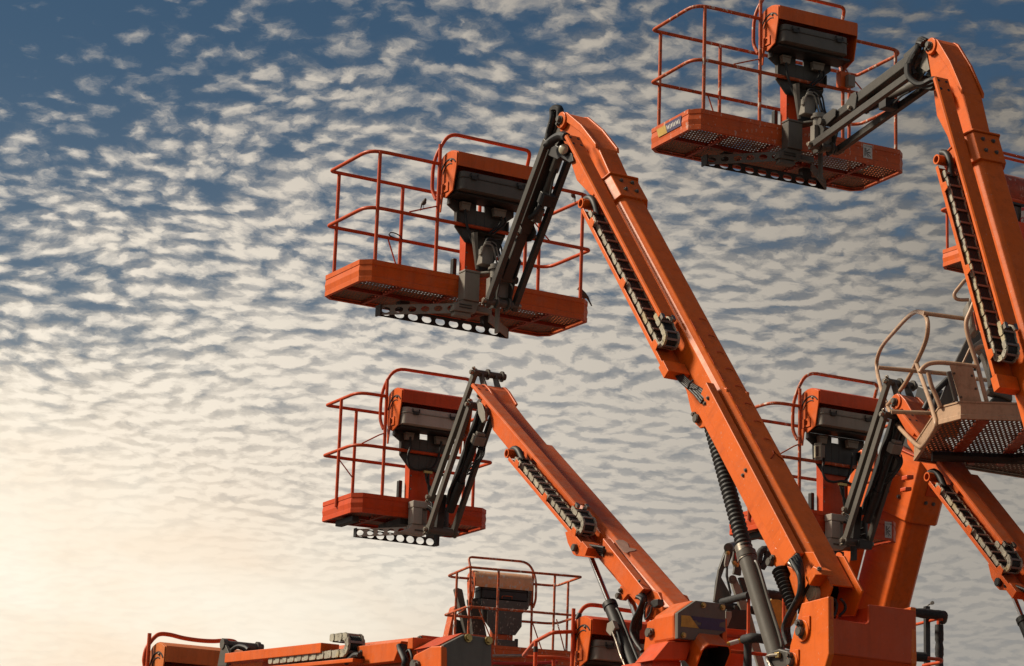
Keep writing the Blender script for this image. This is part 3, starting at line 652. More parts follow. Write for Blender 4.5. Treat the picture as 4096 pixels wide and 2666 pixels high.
def jib_long(root, B, lb, lt, tb, tt, m=None):
    """long articulated jib: tube, two levelling links, slave cylinder; points are (y, z)"""
    m = m or MAT['jib']
    P = lambda x, q: B.w((x, q[0], q[1]))
    d = (P(0, lt)-P(0, lb)).normalized(); up = d.cross(B.a[0]).normalized()
    if up.z < 0: up = -up
    for x in (-.14, .14):
        mb = MB(); mb.bar(P(x, lb)-d*.05, P(x, lt)+d*.03, .066, B.a[0], .05); k = build('levelling_link', mb, m, root, B, bevel=.004)
        mb = MB(); s = -1 if x < 0 else 1
        mb.pin(P(x+s*.025, lb), B.a[0]*s, .024); mb.bolt(P(x+s*.025, lb)-d*.035+up*.02, B.a[0]*s, .011, .014); build('link_pin', mb, MAT['steel'], k, B)
    mb = MB(); e = (P(0, tt)-P(0, tb)); L = e.length; e.normalize()
    mb.bar(P(0, tb)+e*(.30*L), P(0, tt)-e*.05, .095, B.a[0], .13)
    mb.bar(P(0, tb), P(0, tb)+e*(.302*L), .080, B.a[0], .10)
    tube = build('jib_tube', mb, m, root, B, bevel=.008)
    n = e.cross(B.a[0]).normalized()
    if n.z < 0: n = -n
    for x, s in ((-.066, -1), (.066, 1)):
        mb = MB(); c = P(x, tb)+e*(.30*L)
        def pg(pts, org, th=.014):
            mb.cut(); A = [org+e*a+n*b for a, b in pts]; q = len(A); A2 = [p+B.a[0]*s*th for p in A]
            mb.add(A+A2, [list(range(q)), list(range(2*q-1, q-1, -1))]+[[i, (i+1) % q, q+(i+1) % q, q+i] for i in range(q)])
        pg([(-.09, .01), (.02, .065), (.09, .058), (.10, .0), (.06, -.10), (.02, -.115), (-.05, -.07)], c)
        pg([(-.12, .01), (-.06, .06), (.10, .06), (.14, .03), (.12, -.035), (-.04, -.055)], P(x-.02*s*-1 if False else x, tb)+e*.08)
        pg([(-.20, .06), (.02, .075), (.06, .045), (.05, -.02), (-.04, -.062), (-.20, -.058)], P(x, tt)-e*.02)
        build('jib_plate', mb, m, tube, B, bevel=.003)
    mb = MB()
    for k in (-.08, .08): mb.pin(P(k, tb)+e*(.30*L)-n*.07, B.a[0]*(1 if k > 0 else -1), .02); mb.pin(P(k*1.02, tb), B.a[0]*(1 if k > 0 else -1), .026)
    build('pivot_pin', mb, MAT['steel'], tube, B)
    # slave cylinder between the links
    mb = MB(); a = P(.03, tb)+e*(.40*L)-n*.10; b = P(.03, lt)-d*.02; dd = (b-a).normalized()
    mb.cyl(a+dd*.12, b-dd*.10, .034, 14); mb.cyl(a, a+dd*.13, .048, 12); mb.cyl(b-dd*.22, b-dd*.06, .045, 14); mb.cyl(b-dd*.06, b, .03, 12)
    cy = build('slave_cylinder', mb, MAT['grey'], root, B, smooth=True)
    mb = MB(); c = a.lerp(b, .34); q = dd.cross(B.a[0]).normalized(); mb.bar(c-dd*.055-q*.07, c+dd*.055-q*.07, .10, B.a[0], .14); build('holding_valve', mb, MAT['dark'], cy, B, bevel=.006)
    mb = MB(); mb.cyl(P(-.165, lb), P(.165, lb), .036, 16)
    for x in (-.06, .06): mb.tube([P(x-.008, lb), P(x+.008, lb)], .06, 18)
    mb.cyl(P(-.12, tb), P(.12, tb), .034, 14); build('pivot_tube', mb, MAT['grey'], root, B, smooth=True)
    mb = MB()
    for x in (-.075, .075): mb.prism(B, 0, [(x, lb[0]-.04, lb[1]-.05), (x, lb[0]+.10, lb[1]-.05), (x, lb[0]+.14, lb[1]+.10), (x, tb[0]+.09, tb[1]+.05), (x, tb[0]-.03, tb[1]+.03), (x, tb[0]-.03, tb[1]-.04), (x, lb[0]-.04, lb[1]+.06)], .014)
    build('jib_foot', mb, m, root, B, bevel=.004)
    # hose runs in a fabric sleeve
    hp = [P(-.05, tb)+e*(.42*L)-n*.13, P(-.06, tb)+e*(.45*L)-n*.19, P(-.02, tb)+e*(.50*L)-n*.17, P(0, tb)+e*(.55*L)-n*.11]
    mb = MB(); mb.tube(smooth_path(hp), .024, 9); build('sleeved_hose', mb, MAT['black'], root, smooth=True)
    mb = MB(); mb.tube(smooth_path([a.lerp(b, .36)-q*.02, a.lerp(b, .42)-q*.10-dd*.05, a.lerp(b, .58)-q*.05, a.lerp(b, .75)-q*.045]), .010, 7); build('hydraulic_hose', mb, MAT['black'], root, smooth=True)
    return d, up

def knuckle(root, b, utip, vtip, B, lt):
    """boom nose knuckle plates, and the sleeved hose bundle lying over the knuckle"""
    mb = MB(); p = b.w((0, utip, vtip)); q = B.w((0, lt[0], lt[1])); d = q-p
    for x in (-.075, .06):
        o = b.a[0]*x; s = d.cross(b.a[0]).normalized()*.055
        A = [p+o+s-d.normalized()*.04, p+o-s-d.normalized()*.04, q+o-s*1.2+d.normalized()*.03, q+o+s*1.2+d.normalized()*.03]
        mb.add(A+[k+b.a[0]*.016 for k in A], [[0, 1, 2, 3], [7, 6, 5, 4], [0, 4, 5, 1], [1, 5, 6, 2], [2, 6, 7, 3], [3, 7, 4, 0]])
    mb.cyl(b.w((-.15, utip, vtip)), b.w((.15, utip, vtip)), .038, 14); mb.cyl(q-b.a[0]*.16, q+b.a[0]*.16, .032, 14)
    build('knuckle', mb, MAT['grey'], root, b)

# ================================================================== lift 1: the tall lift in the middle
GROUP = 'boom lifts parked close together in a yard'
B1 = Fr(30.0925, -.3075, 22.5521, 5.9589)
L1 = thing('boom_lift', 'bright orange boom lift whose long boom crosses the middle, black ribbed bellows below it', 'boom lift', Vector((B1.w((0, -5.0, 0)).x, B1.w((0, -5.0, 0)).y, 0)), 30.09, GROUP)
br1 = [('rail_brace', [(-.478, .014, .83), (-.60, .014, .785), (-.77, .014, .72)], 0), ('rail_brace', [(-.57, .815, .69), (-.452, .815, .40)], 0), ('rail_brace', [(.478, .014, .95), (.60, .014, .83), (.74, .014, .71)], 0)]
def thin_braces(root, B, spec, mat, r=.007):
    for nm, p, f in spec:
        mb = MB(); mb.tube([B.w(q) for q in fillet(p, .04)], r, 8); build(nm, mb, mat, root, B, smooth=True)
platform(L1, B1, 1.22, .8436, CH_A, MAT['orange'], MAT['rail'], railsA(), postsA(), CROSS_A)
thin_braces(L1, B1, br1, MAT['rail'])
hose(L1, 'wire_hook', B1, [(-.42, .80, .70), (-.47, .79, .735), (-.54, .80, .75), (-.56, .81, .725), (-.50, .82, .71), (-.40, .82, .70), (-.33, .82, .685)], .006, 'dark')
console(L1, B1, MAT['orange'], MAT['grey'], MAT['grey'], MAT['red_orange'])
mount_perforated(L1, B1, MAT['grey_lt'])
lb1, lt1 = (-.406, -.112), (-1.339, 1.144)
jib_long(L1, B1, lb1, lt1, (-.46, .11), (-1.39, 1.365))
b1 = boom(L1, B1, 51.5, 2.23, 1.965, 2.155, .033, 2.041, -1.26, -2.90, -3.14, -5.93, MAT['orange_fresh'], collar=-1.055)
knuckle(L1, b1, .033, 2.041, B1, lt1)
# sleeve of hoses over the boom nose
for dx in (-.06, -.10):
    hose(L1, 'sleeved_hose', B1, [B1.px(0, dx, c14((20, 560)))[0], B1.px(0, dx, c14((60, 380)))[0], B1.px(0, dx, c14((100, 230)))[0], B1.px(0, dx, c14((105+500*(dx+.1), 120)))[0], B1.px(0, dx, c14((180, 115)))[0], B1.px(0, dx, c14((185, 220)))[0]], .034)
hose(L1, 'sleeved_hose', B1, [B1.px(0, -.2, c14((20, 570)))[0], B1.px(0, -.2, c14((110, 490)))[0], B1.px(0, -.22, c14((200, 445)))[0], B1.px(0, -.25, c14((265, 460)))[0]], .040)
mb = MB(); p = B1.w(B1.px(0, -.16, c14((228, 612)))[0]); ax = (-B1.a[0]*.8-B1.a[1]*.5+B1.a[2]*-.1).normalized(); mb.cyl(p-ax*.05, p, .052, 18); wl = build('work_lamp', mb, MAT['dark'], L1, smooth=True)
mb = MB(); mb.tube([p+ax*.001, p+ax*.012], [.047, .03], 16); build('lamp_lens', mb, MAT['lens'], wl, smooth=True)
mb = MB(); mb.pxprism(B1, 0, -.12, c14((50, 610), (130, 560), (270, 640), (330, 660), (350, 760), (300, 780), (190, 710), (150, 740), (40, 690)), .22); build('jib_lug', mb, MAT['dark'], L1, B1, bevel=.006)
# embossed marks on the top of the main boom
mb = MB(); vt = 2.2305
for k in range(8):
    u = -2.93-.205*k; pts = []
    for j in range(9): a = math.pi*j/8; pts.append((.035+.036*math.cos(a), u+.026*math.sin(a)-.01, vt))
    for j in range(9): a = math.pi-math.pi*j/8; pts.append((.035+.034*math.cos(a), u+.014*math.sin(a)-.01, vt))
    mb.prism(b1, 2, pts, .003)
    if k < 8: mb.box(b1, (-.092, u-.17, vt), (-.084, u-.03, vt+.003))
for j in (0, 1):
    mb.tube([b1.w(((-.03, .02, .035, .05, .09)[i], -4.56+(-.03, .02, .07, .03, -.03)[i]-.0*j, vt+.002)) for i in range(5)], .006, 5)
build('embossed_marks', mb, MAT['emboss'], L1, b1)
# lower hose cover, lug for the lift cylinder
mb = MB(); mb.prism(b1, 0, b1.px(0, -.245, c13((468, 645), (405, 790))+c12((175, 335), (312, 185))), .075)
hc = build('hose_cover', mb, MAT['orange_fresh'], L1, b1, bevel=.006)
mb = MB()
for q in c13((487, 782), (461, 825), (803, 1385), (780, 1428)): mb.bolt(b1.w(b1.px(0, -.245, [q])[0]), -b1.a[0], .010, .006)
build('bolt', mb, MAT['grey'], hc, b1)
for x in (-.11, .08):
    mb = MB(); mb.pxprism(B1, 0, -.11, c13((240, 450), (288, 655), (340, 880), (375, 995), (415, 1033), (505, 1010), (640, 1000), (640, 700), (330, 590)), .03)
    if x > 0: mb.v = [v+B1.a[0]*.19 for v in mb.v]
    lg = build('cylinder_lug', mb, MAT['orange_fresh'], L1, B1, bevel=.006)
    if x < 0:
        mb = MB(); p = B1.w(B1.px(0, -.11, c13((403, 955)))[0]); mb.pin(p, -B1.a[0], .036); mb.bolt(B1.w(B1.px(0, -.11, c13((375, 920)))[0]), -B1.a[0], .015, .016); build('lug_pin', mb, MAT['grey'], lg)
for k in range(5):
    ox, oy = 9*k-14, -8*k+14
    hose(L1, 'hydraulic_hose', B1, [B1.px(0, -.26+.012*k, c13(q))[0] for q in ((200+ox, 535+oy*.6), (262+ox, 618+oy), (335+ox, 685+oy), (400+ox*1.2, 735+oy*1.6), (450+ox*1.3, 790+oy*2.2))], .0125)
mb = MB(); mb.tube([B1.w(B1.px(0, -.27, c13((318, 700)))[0]), B1.w(B1.px(0, -.285, c13((332, 660)))[0]), B1.w(B1.px(0, -.25, c13((360, 632)))[0])], .009, 6); build('hose_strap', mb, MAT['black'], L1)
pw = lambda B, x, c: B.w(B.px(0, x, c)[0])
cylinder(L1, pw(B1, -.03, c13((500, 960))), pw(B1, -.03, c11((838, 1445))), .064, pw(B1, -.03, c11((490, 300))), .068, MAT['grey'], bellows=True)
mb = MB(); p = pw(B1, -.03, c11((480, 285))); d = (p-pw(B1, -.03, c11((850, 1480)))).normalized(); mb.cyl(p+d*-.03, p+d*-.002, .074, 20); mb.cyl(p+d*.02, p+d*.10, .067, 18); build('bellows_clamp', mb, MAT['steel'], L1, smooth=True)
mb = MB(); p0 = pw(B1, -.2, c12((110, 380))); p1 = pw(B1, -.2, c12((275, 850))); K = 11; pts = []; rs = []
for i in range(2*K+1): pts.append(p0.lerp(p1, i/(2*K))); rs.append(.062*(1 if i % 2 else .72)*(1-.25*i/(2*K)))
mb.tube(pts, rs, 16); build('bellows', mb, MAT['black'], L1, smooth=True)
mb = MB(); mb.pxprism(B1, 0, -.20, c12((0, 290), (20, 170), (60, 120), (200, 200), (180, 340), (60, 355)), .04); lg = build('cylinder_lug', mb, MAT['orange_fresh'], L1, B1, bevel=.006)
mb = MB(); mb.pin(pw(B1, -.2, c12((18, 300))), -B1.a[0], .032); mb.bolt(pw(B1, -.2, c12((45, 245))), -B1.a[0], .014, .016); build('lug_pin', mb, MAT['grey'], lg)
mb = MB(); mb.pxprism(B1, 0, -.19, c12((200, 340), (290, 380), (330, 430), (340, 690), (300, 740), (228, 490), (245, 440)), .03); build('boom_gusset', mb, MAT['orange_fresh'], L1, B1, bevel=.004)
mb = MB(); mb.pxprism(B1, 0, -.26, c12((420, 485), (515, 345), (600, 385), (620, 450), (548, 452), (470, 580)), .11); jb = build('switch_cover', mb, MAT['orange_fresh'], L1, B1, bevel=.006)
mb = MB(); mb.bolt(pw(B1, -.26, c12((597, 388))), -B1.a[0]+B1.a[2], .012, .01); build('bolt', mb, MAT['grey'], jb)
for xo in (0, .272):
    mb = MB(); mb.pxprism(B1, 0, -.158, c12((370, 175), (520, 175), (738, 595), (700, 705), (640, 900), (380, 900), (460, 610), (440, 400)), .02); mb.v = [v+B1.a[0]*xo for v in mb.v]; build('boom_foot', mb, MAT['orange_fresh'], L1, B1, bevel=.005)
mb = MB(); p = pw(B1, -.157, c12((545, 682))); mb.cyl(p, p-B1.a[0]*.035, .062, 20); mb.cyl(p-B1.a[0]*.0355, p-B1.a[0]*.05, .05, 20); build('angle_sensor', mb, MAT['lens'], L1, smooth=True)
for k in range(4):
    hose(L1, 'hydraulic_hose', B1, [B1.px(0, -.30+.02*k, [q])[0] for q in c12((250+25*k, 270-20*k), (330+12*k, 400-30*k), (365+8*k, 520), (350+10*k, 680), (285+12*k, 820), (200+14*k, 980), (165+16*k, 1120), (210+12*k, 1290))], .020)
for k in range(3):
    hose(L1, 'hose_fitting', B1, [B1.px(0, -.30+.02*k, [q])[0] for q in c12((225+30*k, 310-10*k), (300, 370-8*k), (330, 400))], .012, 'steel')
hose(L1, 'hydraulic_hose', B1, [B1.px(0, -.22, [q])[0] for q in c12((470, 560), (420, 660), (370, 800), (350, 920))], .011)
# base: side plates, notched end plate, sloped underside
LP = c12((378, 792), (700, 708), (705, 1400), (640, 1630), (190, 1700), (212, 1549), (240, 1300))
mb = MB(); mb.pxprism(B1, 0, -.305, LP, .05); lp = build('base_side_plate', mb, MAT['orange_fresh'], L1, B1, bevel=.008)
mb = MB(); mb.pxprism(B1, 0, -.305, LP, .05); mb.v = [v+B1.a[0]*.735 for v in mb.v]; build('base_side_plate', mb, MAT['orange_fresh'], L1, B1, bevel=.008)
for (cx, cy), rr in (((400, 1125), 1.0), ((285, 1490), .8)):
    mb = MB(); p = pw(B1, -.305, c12((cx, cy))); mb.cyl(p, p-B1.a[0]*.018, .078*rr, 24); mb.box(B1, tuple(B1.l(p)+Vector((-.012, -.085*rr, -.0))), tuple(B1.l(p)+Vector((-.001, .0, .10*rr)))); k = build('pivot_boss', mb, MAT['orange_fresh'], lp, B1, bevel=.003)
    mb = MB(); q = p-B1.a[0]*.018-B1.a[1]*-.012; mb.pin(pw(B1, -.323, c12((cx-22, cy+5))), -B1.a[0], .036*rr); mb.bolt(pw(B1, -.323, c12((cx-28, cy-92*rr))), -B1.a[0], .018*rr, .03); mb.bolt(pw(B1, -.323, c12((cx-22, cy+70*rr))), -B1.a[0], .010, .012); build('pivot_pin', mb, MAT['grey'], lp)
yf = -5.675
FP = c12((706, 712), (748, 742), (750, 935), (762, 960), (792, 977), (1150, 1036), (1178, 1028), (1190, 1000), (1188, 803), (1758, 876), (1758, 1535), (706, 1402))
mb = MB(); mb.prism(B1, 1, [p+Vector((0, 0, 0)) for p in B1.px(1, yf, FP)], .03); build('base_end_plate', mb, MAT['red_orange'], L1, B1, bevel=.012)
fx = B1.px(1, yf, c12((706, 1402), (1758, 1535)))
mb = MB(); a, c = fx; mb.add([B1.w(a), B1.w(c), B1.w(c+Vector((-.02, .28, -.42))), B1.w(a+Vector((-.02, .28, -.42)))], [[0, 1, 2, 3]]); mb.box(B1, (-.25, yf+.45, a.z-.9), (.42, yf+.75, a.z-.1)); build('base_underside', mb, MAT['red_orange'], L1, B1)
ip = B1.px(1, yf+.03, c12((1000, 860), (1188, 805)))
mb = MB(); mb.prism(B1, 1, [(.16, yf+.09, -3.50), (.16, yf+.09, -3.405), (.46, yf+.09, -3.40), (.46, yf+.09, -3.55)], .42); build('base_inner_box', mb, MAT['red_orange'], L1, B1)
for k in range(2):
    hose(L1, 'hydraulic_hose', B1, [B1.px(1, yf+.22, [q])[0] for q in c12((770+75*k, 740), (800+95*k, 800), (795+105*k, 870), (770+60*k, 950))], .011, 'black')
mb = MB(); mb.pxprism(B1, 0, -.13, c11((705, 1410), (735, 1388), (850, 1345), (980, 1382), (955, 1540), (870, 1620), (740, 1600)), .2); cf_ = build('cylinder_foot', mb, MAT['jib'], L1, B1, bevel=.01)
mb = MB(); mb.pxprism(B1, 0, -.16, c11((795, 1390), (848, 1385), (850, 1450), (810, 1455)), .028); build('hose_fitting', mb, MAT['brass'], cf_, B1, bevel=.005)
hose(L1, 'hydraulic_pipe', B1, [B1.px(0, -.15, [q])[0] for q in c11((845, 1420), (760, 1425), (720, 1440), (730, 1490), (770, 1560))], .014, 'steel')
chassis(L1, B1, -5.6, -4.4, -3.95, .1)

# ================================================================== lift 2: top right
B2 = Fr(26.6079, 2.7144, 22.9214, 7.6593)
L2 = thing('boom_lift', 'tallest orange boom lift, white-flecked platform with purple and yellow sticker on its toe board', 'boom lift', Vector((B2.w((0, -4.0, 0)).x, B2.w((0, -4.0, 0)).y, 0)), 26.6, GROUP)
platform(L2, B2, 1.22, .8436, CH_A, MAT['orange_old'], MAT['rail_old'], railsA(), postsA(), CROSS_A)
thin_braces(L2, B2, br1, MAT['rail_old'])
console(L2, B2, MAT['orange'], MAT['grey'], MAT['grey'], MAT['red_orange'])
mount_perforated(L2, B2, MAT['grey'])
lb2, lt2 = (-.400, -.09), (-1.93, .13)
jib_long(L2, B2, lb2, lt2, (-.47, .13), (-1.98, .37))
b2 = boom(L2, B2, 69.4, 2.40, 2.10, 2.325, -.492, 2.202, -1.80, -3.55, -3.78, -6.6, MAT['orange_fresh'], collar=-1.60, us=-1.0)
knuckle(L2, b2, -.492, 2.202, B2, lt2)
for k in range(3):
    hose(L2, 'sleeved_hose', B2, [B2.px(0, -.10-.02*k, [q])[0] for q in c17((1570-20*k, 50+15*k), (1500-10*k, 30+20*k), (1470, 120+12*k), (1400+10*k, 230), (1360+15*k, 340), (1400+20*k, 400+15*k))], .030)
for k in range(3):
    hose(L2, 'sleeved_hose', B2, [B2.px(0, -.16-.02*k, [q])[0] for q in c17((1345+10*k, 300), (1350+12*k, 420+10*k), (1420+14*k, 500+8*k), (1530, 550-14*k), (1640, 570-50*k), (1690, 450+20*k))], .024)
mb = MB(); mb.pxprism(B2, 0, -.09, c17((1530, 110), (1595, 60), (1570, 220), (1600, 360), (1560, 390), (1490, 340), (1515, 240), (1500, 170)), .016); mb.pxprism(B2, 0, .05, c17((1530, 110), (1595, 60), (1570, 220), (1600, 360), (1560, 390), (1490, 340), (1515, 240), (1500, 170)), .016); build('knuckle_plate', mb, MAT['grey_lt'], L2, B2, bevel=.003)
mb = MB(); mb.pxprism(B2, 0, -.1, c17((1500, 490), (1640, 440), (1690, 560), (1640, 590), (1560, 560)), .2); build('jib_lug', mb, MAT['dark'], L2, B2)
mb = MB(); mb.box(B2, (.40, -.06, .70), (.50, .02, .86)); sk = build('socket_bracket', mb, MAT['orange'], L2, B2, bevel=.004)
mb = MB(); mb.box(B2, (.45, -.12, .70), (.53, -.061, .82)); build('power_socket', mb, MAT['beige'], sk, B2, bevel=.006)
# stickers on the toe board
mb = MB(); x = -1.22-.0085
def on_left(mb, B, y0, y1, z0, z1, x, th=-.0012, sh=0): mb.prism(B, 0, [(x, y0+sh, z0), (x, y1+sh, z0), (x, y1, z1), (x, y0, z1)], th)
on_left(mb, B2, .20, .50, .075, .175, x); tb = [o for o in L2.children if o.name.startswith('toe_board')][0]
s1 = build('purple_sticker', mb, MAT['purple'], tb, B2)
mb = MB(); on_left(mb, B2, .495, .66, .075, .165, x-.0014, sh=-.04); build('yellow_sticker', mb, MAT['yellow'], tb, B2)
mb = MB()
for k in range(9):
    y = .22+.028*k; mb.prism(B2, 0, [(x-.002, y, .10+.01*(k % 3)), (x-.002, y+.010, .10), (x-.002, y+.026, .148-.012*(k % 2)), (x-.002, y+.014, .15)], -.001)
build('worn_lettering', mb, MAT['white'], s1, B2)
def caution_sticker(root, B, x0, z0, w, h, y=-.0065):
    tb = [o for o in root.children if o.name.startswith('toe_board')][0]
    mb = MB(); mb.prism(B, 1, [(x0, y, z0), (x0+w, y, z0), (x0+w, y, z0+h), (x0, y, z0+h)], -.0012); s = build('caution_sticker', mb, MAT['white'], tb, B)
    mb = MB(); yy = y-.0014
    def q(*p): mb.prism(B, 1, [(x0+a*w, yy, z0+b*h) for a, b in p], -.001)
    q((.14, .16), (.24, .16), (.24, .74), (.14, .74)); q((.29, .45), (.34, .45), (.34, .74), (.29, .74))
    q((.34, .52), (.70, .74), (.72, .69), (.38, .48)); q((.34, .44), (.86, .16), (.80, .13), (.33, .38)); q((.34, .37), (.60, .10), (.54, .09), (.33, .32))
    q((.44, .40), (.80, .40), (.80, .47), (.44, .47)); q((.80, .84), (.92, .84), (.86, .93))
    build('pictogram', mb, MAT['ink'], s, B)
    fc = bpy.data.curves.new('lettering', 'FONT'); fc.body = 'CAUTION'; fc.size = .020; fc.materials.append(MAT['ink'])
    mw = Matrix.Identity(4)
    for i in range(3): mw[i][0] = B.a[0][i]; mw[i][1] = B.a[2][i]; mw[i][2] = -B.a[1][i]
    mw.translation = B.w((x0+.10*w, yy-.0005, z0+.83*h)); fo = bpy.data.objects.new('tmp', fc); me = bpy.data.meshes.new_from_object(fo); bpy.data.objects.remove(fo); me.materials.clear(); me.materials.append(MAT['ink']); new_obj('lettering', me, s, mw)
caution_sticker(L2, B2, .70, .045, .105, .14)
chassis(L2, B2, -4.6, -3.3, -4.6, .1)

# ================================================================== lift 3: centre, lower left platform
B3 = Fr(28.066, -.8531, 25.5812, 4.4085)
L3 = thing('boom_lift', 'red orange boom lift with short platform, chrome lift rod, purple sticker on grey counterweight', 'boom lift', Vector((B3.w((0, -4.9, 0)).x, B3.w((0, -4.9, 0)).y, 0)), 28.07, GROUP)
def railsB(l=.79, xb=.4654, yp=.014, yb=.80, h2=H2, h1=H1, lx0=-.347, lx1=.45, zl=1.548):
    top = [(-xb, yp, h2), (-l, yp, h2), (-l, yb, h2), (l, yb, h2), (l, yp, h2), (xb, yp, h2)]
    mid = [(0, yp, h1), (-l, yp, h1), (-l, yb, h1), (-.44, yb, h1), (.44, yb, h1), (l, yb, h1), (l, yp, h1), (0, yp, h1)]
    loop = [(-xb-.005, .045, .90), (-xb-.02, .105, 1.0), (-xb-.02, .105, 1.30), (lx0-.06, 0, zl), (lx1+.05, 0, zl), (xb+.03, .105, 1.36), (xb+.02, .105, 1.0), (xb+.005, .045, .9)]
    return [('top_rail', top, [0, .2, .04, .04, .2, 0]), ('mid_rail', mid, [0, .2, .04, .02, .02, .05, .05, 0]), ('hood_guard', loop, [0, .06, .13, .14, .06, .05, .06, 0])]
postsB = [(-.79, .42, T-.1, H2), (.79, .42, T-.1, H2), (-.465, .014, T-.1, 1.42), (.465, .014, T-.1, 1.38), (-.44, .80, .05, H2), (.44, .80, .05, H2)]
platform(L3, B3, .775, .82, CH_B, MAT['red_orange'], MAT['rail'], railsB(), postsB, CROSS_B)
br3 = [('rail_brace', [(-.467, .014, .85), (-.52, .014, .83), (-.72, .014, .71)], 0), ('rail_brace', [(-.62, .80, .69), (-.45, .80, .51)], 0), ('rail_brace', [(.467, .014, .9), (.55, .014, .8), (.66, .014, .71)], 0)]
thin_braces(L3, B3, br3, MAT['rail'])
console(L3, B3, MAT['red_orange'], MAT['bracket'], MAT['grey'], MAT['red_orange'], x0=-.40, x1=.40, dz=-.03, m_cap=MAT['orange'])
mount_box(L3, B3, MAT['bracket'])
def jib_short(root, B, ub, ut, lb, lt, m):
    P = lambda x, q: B.w((x, q[0], q[1]))
    for x, a, c in ((-.14, ub, ut), (-.138, lb, lt), (.14, lb, lt)):
        d = (P(0, c)-P(0, a)).normalized(); mb = MB(); mb.bar(P(x, a)-d*.035, P(x, c)+d*.035, .066, B.a[0], .045); k = build('levelling_link', mb, m, root, B, bevel=.004)
        s = -1 if x < 0 else 1; mb = MB()
        for q, g in ((a, 1), (c, -1)): mb.pin(P(x+s*.023, q), B.a[0]*s, .024); mb.bolt(P(x+s*.023, q)-d*.045*g, B.a[0]*s, .012, .014)
        build('link_pin', mb, MAT['steel'], k, B)
    mb = MB(); mb.cyl(P(-.16, ut), P(.20, ut), .034, 14)
    for x in (.0, .16): mb.tube([P(x-.01, ut), P(x+.01, ut)], .055, 16)
    for x in (-.15, .15):
        mb.cyl(P(x-.012, lb), P(x+.012, lb), .05, 14)
    mb.cyl(P(-.16, lb), P(.17, lb), .042, 14); mb.cyl(P(-.16, ub), P(.05, ub), .034, 12); build('pivot_tube', mb, MAT['grey'], root, B, smooth=True)
    # centre tube with the cylinder and a bundle of hoses
    mb = MB(); a = P(.03, ((ub[0]+lb[0])/2, (ub[1]+lb[1])/2+.02)); c = P(.03, ((ut[0]+lt[0])/2, (ut[1]+lt[1])/2)); d = (c-a).normalized()
    mb.bar(a.lerp(c, .12), c, .055, B.a[0], .075); mb.bar(P(-.03, lb)-d*.0, P(-.03, ub)+d*.05, .06, B.a[0], .08); build('jib_tube', mb, MAT['dark'], root, B, bevel=.008)
    n = d.cross(B.a[0]).normalized()
    if n.y > 0: n = -n
    mb = MB(); e0 = a.lerp(c, .30)+n*.10; e1 = a.lerp(c, .93)+n*.12; mb.cyl(e0, e1, .032, 12); mb.cyl(a.lerp(c, .05)+n*.08, e0, .045, 12)
    cy = build('slave_cylinder', mb, MAT['dark'], root, B, smooth=True)
    mb = MB(); q = a.lerp(c, .66)+n*.15; mb.bar(q-d*.05, q+d*.05, .09, B.a[0], .12); mb.bar(q+d*.052, q+d*.085, .06, B.a[0], .09); build('holding_valve', mb, MAT['grey_lt'], cy, B, bevel=.008)
    rnd = random.Random(3)
    for k in range(7):
        o = B.a[0]*rnd.uniform(-.07, .05); pts = []
        for t in (0.10, .2, .32, .45, .6, .74, .86):
            pts.append(a.lerp(c, t)+n*(.10+rnd.uniform(-.03, .03)+(.06 if t < .2 else 0)*rnd.random()-.05)+o+B.a[0]*rnd.uniform(-.02, .02))
        mb = MB(); mb.tube(smooth_path(pts, 5), .010 if k else .016, 7); build('hydraulic_hose', mb, MAT['black'], root, smooth=True)
    for k in range(4):
        q = a.lerp(c, .62)+n*.16; mb = MB(); pts = [q+B.a[0]*.03*k, q+n*(.06+.02*k)-d*.06+B.a[0]*.04, q+n*.09-d*(.14+.03*k), q+n*.02-d*(.2+.04*k), q-d*.30]
        mb.tube(smooth_path(pts, 5), .009, 6); build('hydraulic_hose', mb, MAT['black'], root, smooth=True)
    for k, (y0, z0) in enumerate(((-.14, .18), (-.17, .12), (-.12, .10))):
        hose(root, 'hydraulic_hose', B, [(-.02, y0, z0), (-.0, y0-.06, z0-.04), (.0, y0-.08, z0-.13), (.05, y0-.12, z0-.17), (.09, y0-.16, z0-.16)], .011)
jib_short(L3, B3, (-.463, .150), (-1.326, 1.283), (-.437, -.175), (-1.25, .97), MAT['grey'])
b3 = boom(L3, B3, 35.3, 1.765, 1.597, 1.80, -.575, 1.71, -1.92, -3.28, -3.52, -5.62, MAT['orange'], fly=FLY_STRAIGHT, us=-.70, vb=1.50)
def nose_link(root, B, b, utip, vtip, ut, lt):
    P = lambda x, q: B.w((x, q[0], q[1])); p = b.w((0, utip, vtip)); mb = MB()
    for x in (-.085, .07):
        o = B.a[0]*x; q0 = P(x, ut); q1 = P(x, lt); pp = p+o; s = B.a[1]*.05
        A = [q0-s*.7, q0+s*.7, pp+s*1.2, q1+s*.9, q1-s*.9, pp-s*1.2]
        mb.add(A+[k+B.a[0]*.015 for k in A], [list(range(6)), list(range(11, 5, -1))]+[[i, (i+1) % 6, 6+(i+1) % 6, 6+i] for i in range(6)])
    mb.cyl(p-B.a[0]*.15, p+B.a[0]*.15, .036, 14); mb.cyl(P(-.15, lt), P(.16, lt), .034, 14); build('knuckle', mb, MAT['grey'], root, B)
nose_link(L3, B3, b3, -.575, 1.71, (-1.326, 1.283), (-1.25, .97))
mb = MB(); mb.pxprism(B3, 0, -.17, c18((604, 330), (622, 308), (645, 325), (668, 400), (672, 465), (645, 488), (612, 410)), .03); build('link_plate', mb, MAT['grey_lt'], L3, B3, bevel=.004)
mb = MB(); mb.prism(b3, 0, b3.px(0, -.235, c6((1148, 342), (1135, 548), (1430, 892), (1515, 800))), .08)
hc = build('hose_cover', mb, MAT['orange'], L3, b3, bevel=.006)
mb = MB()
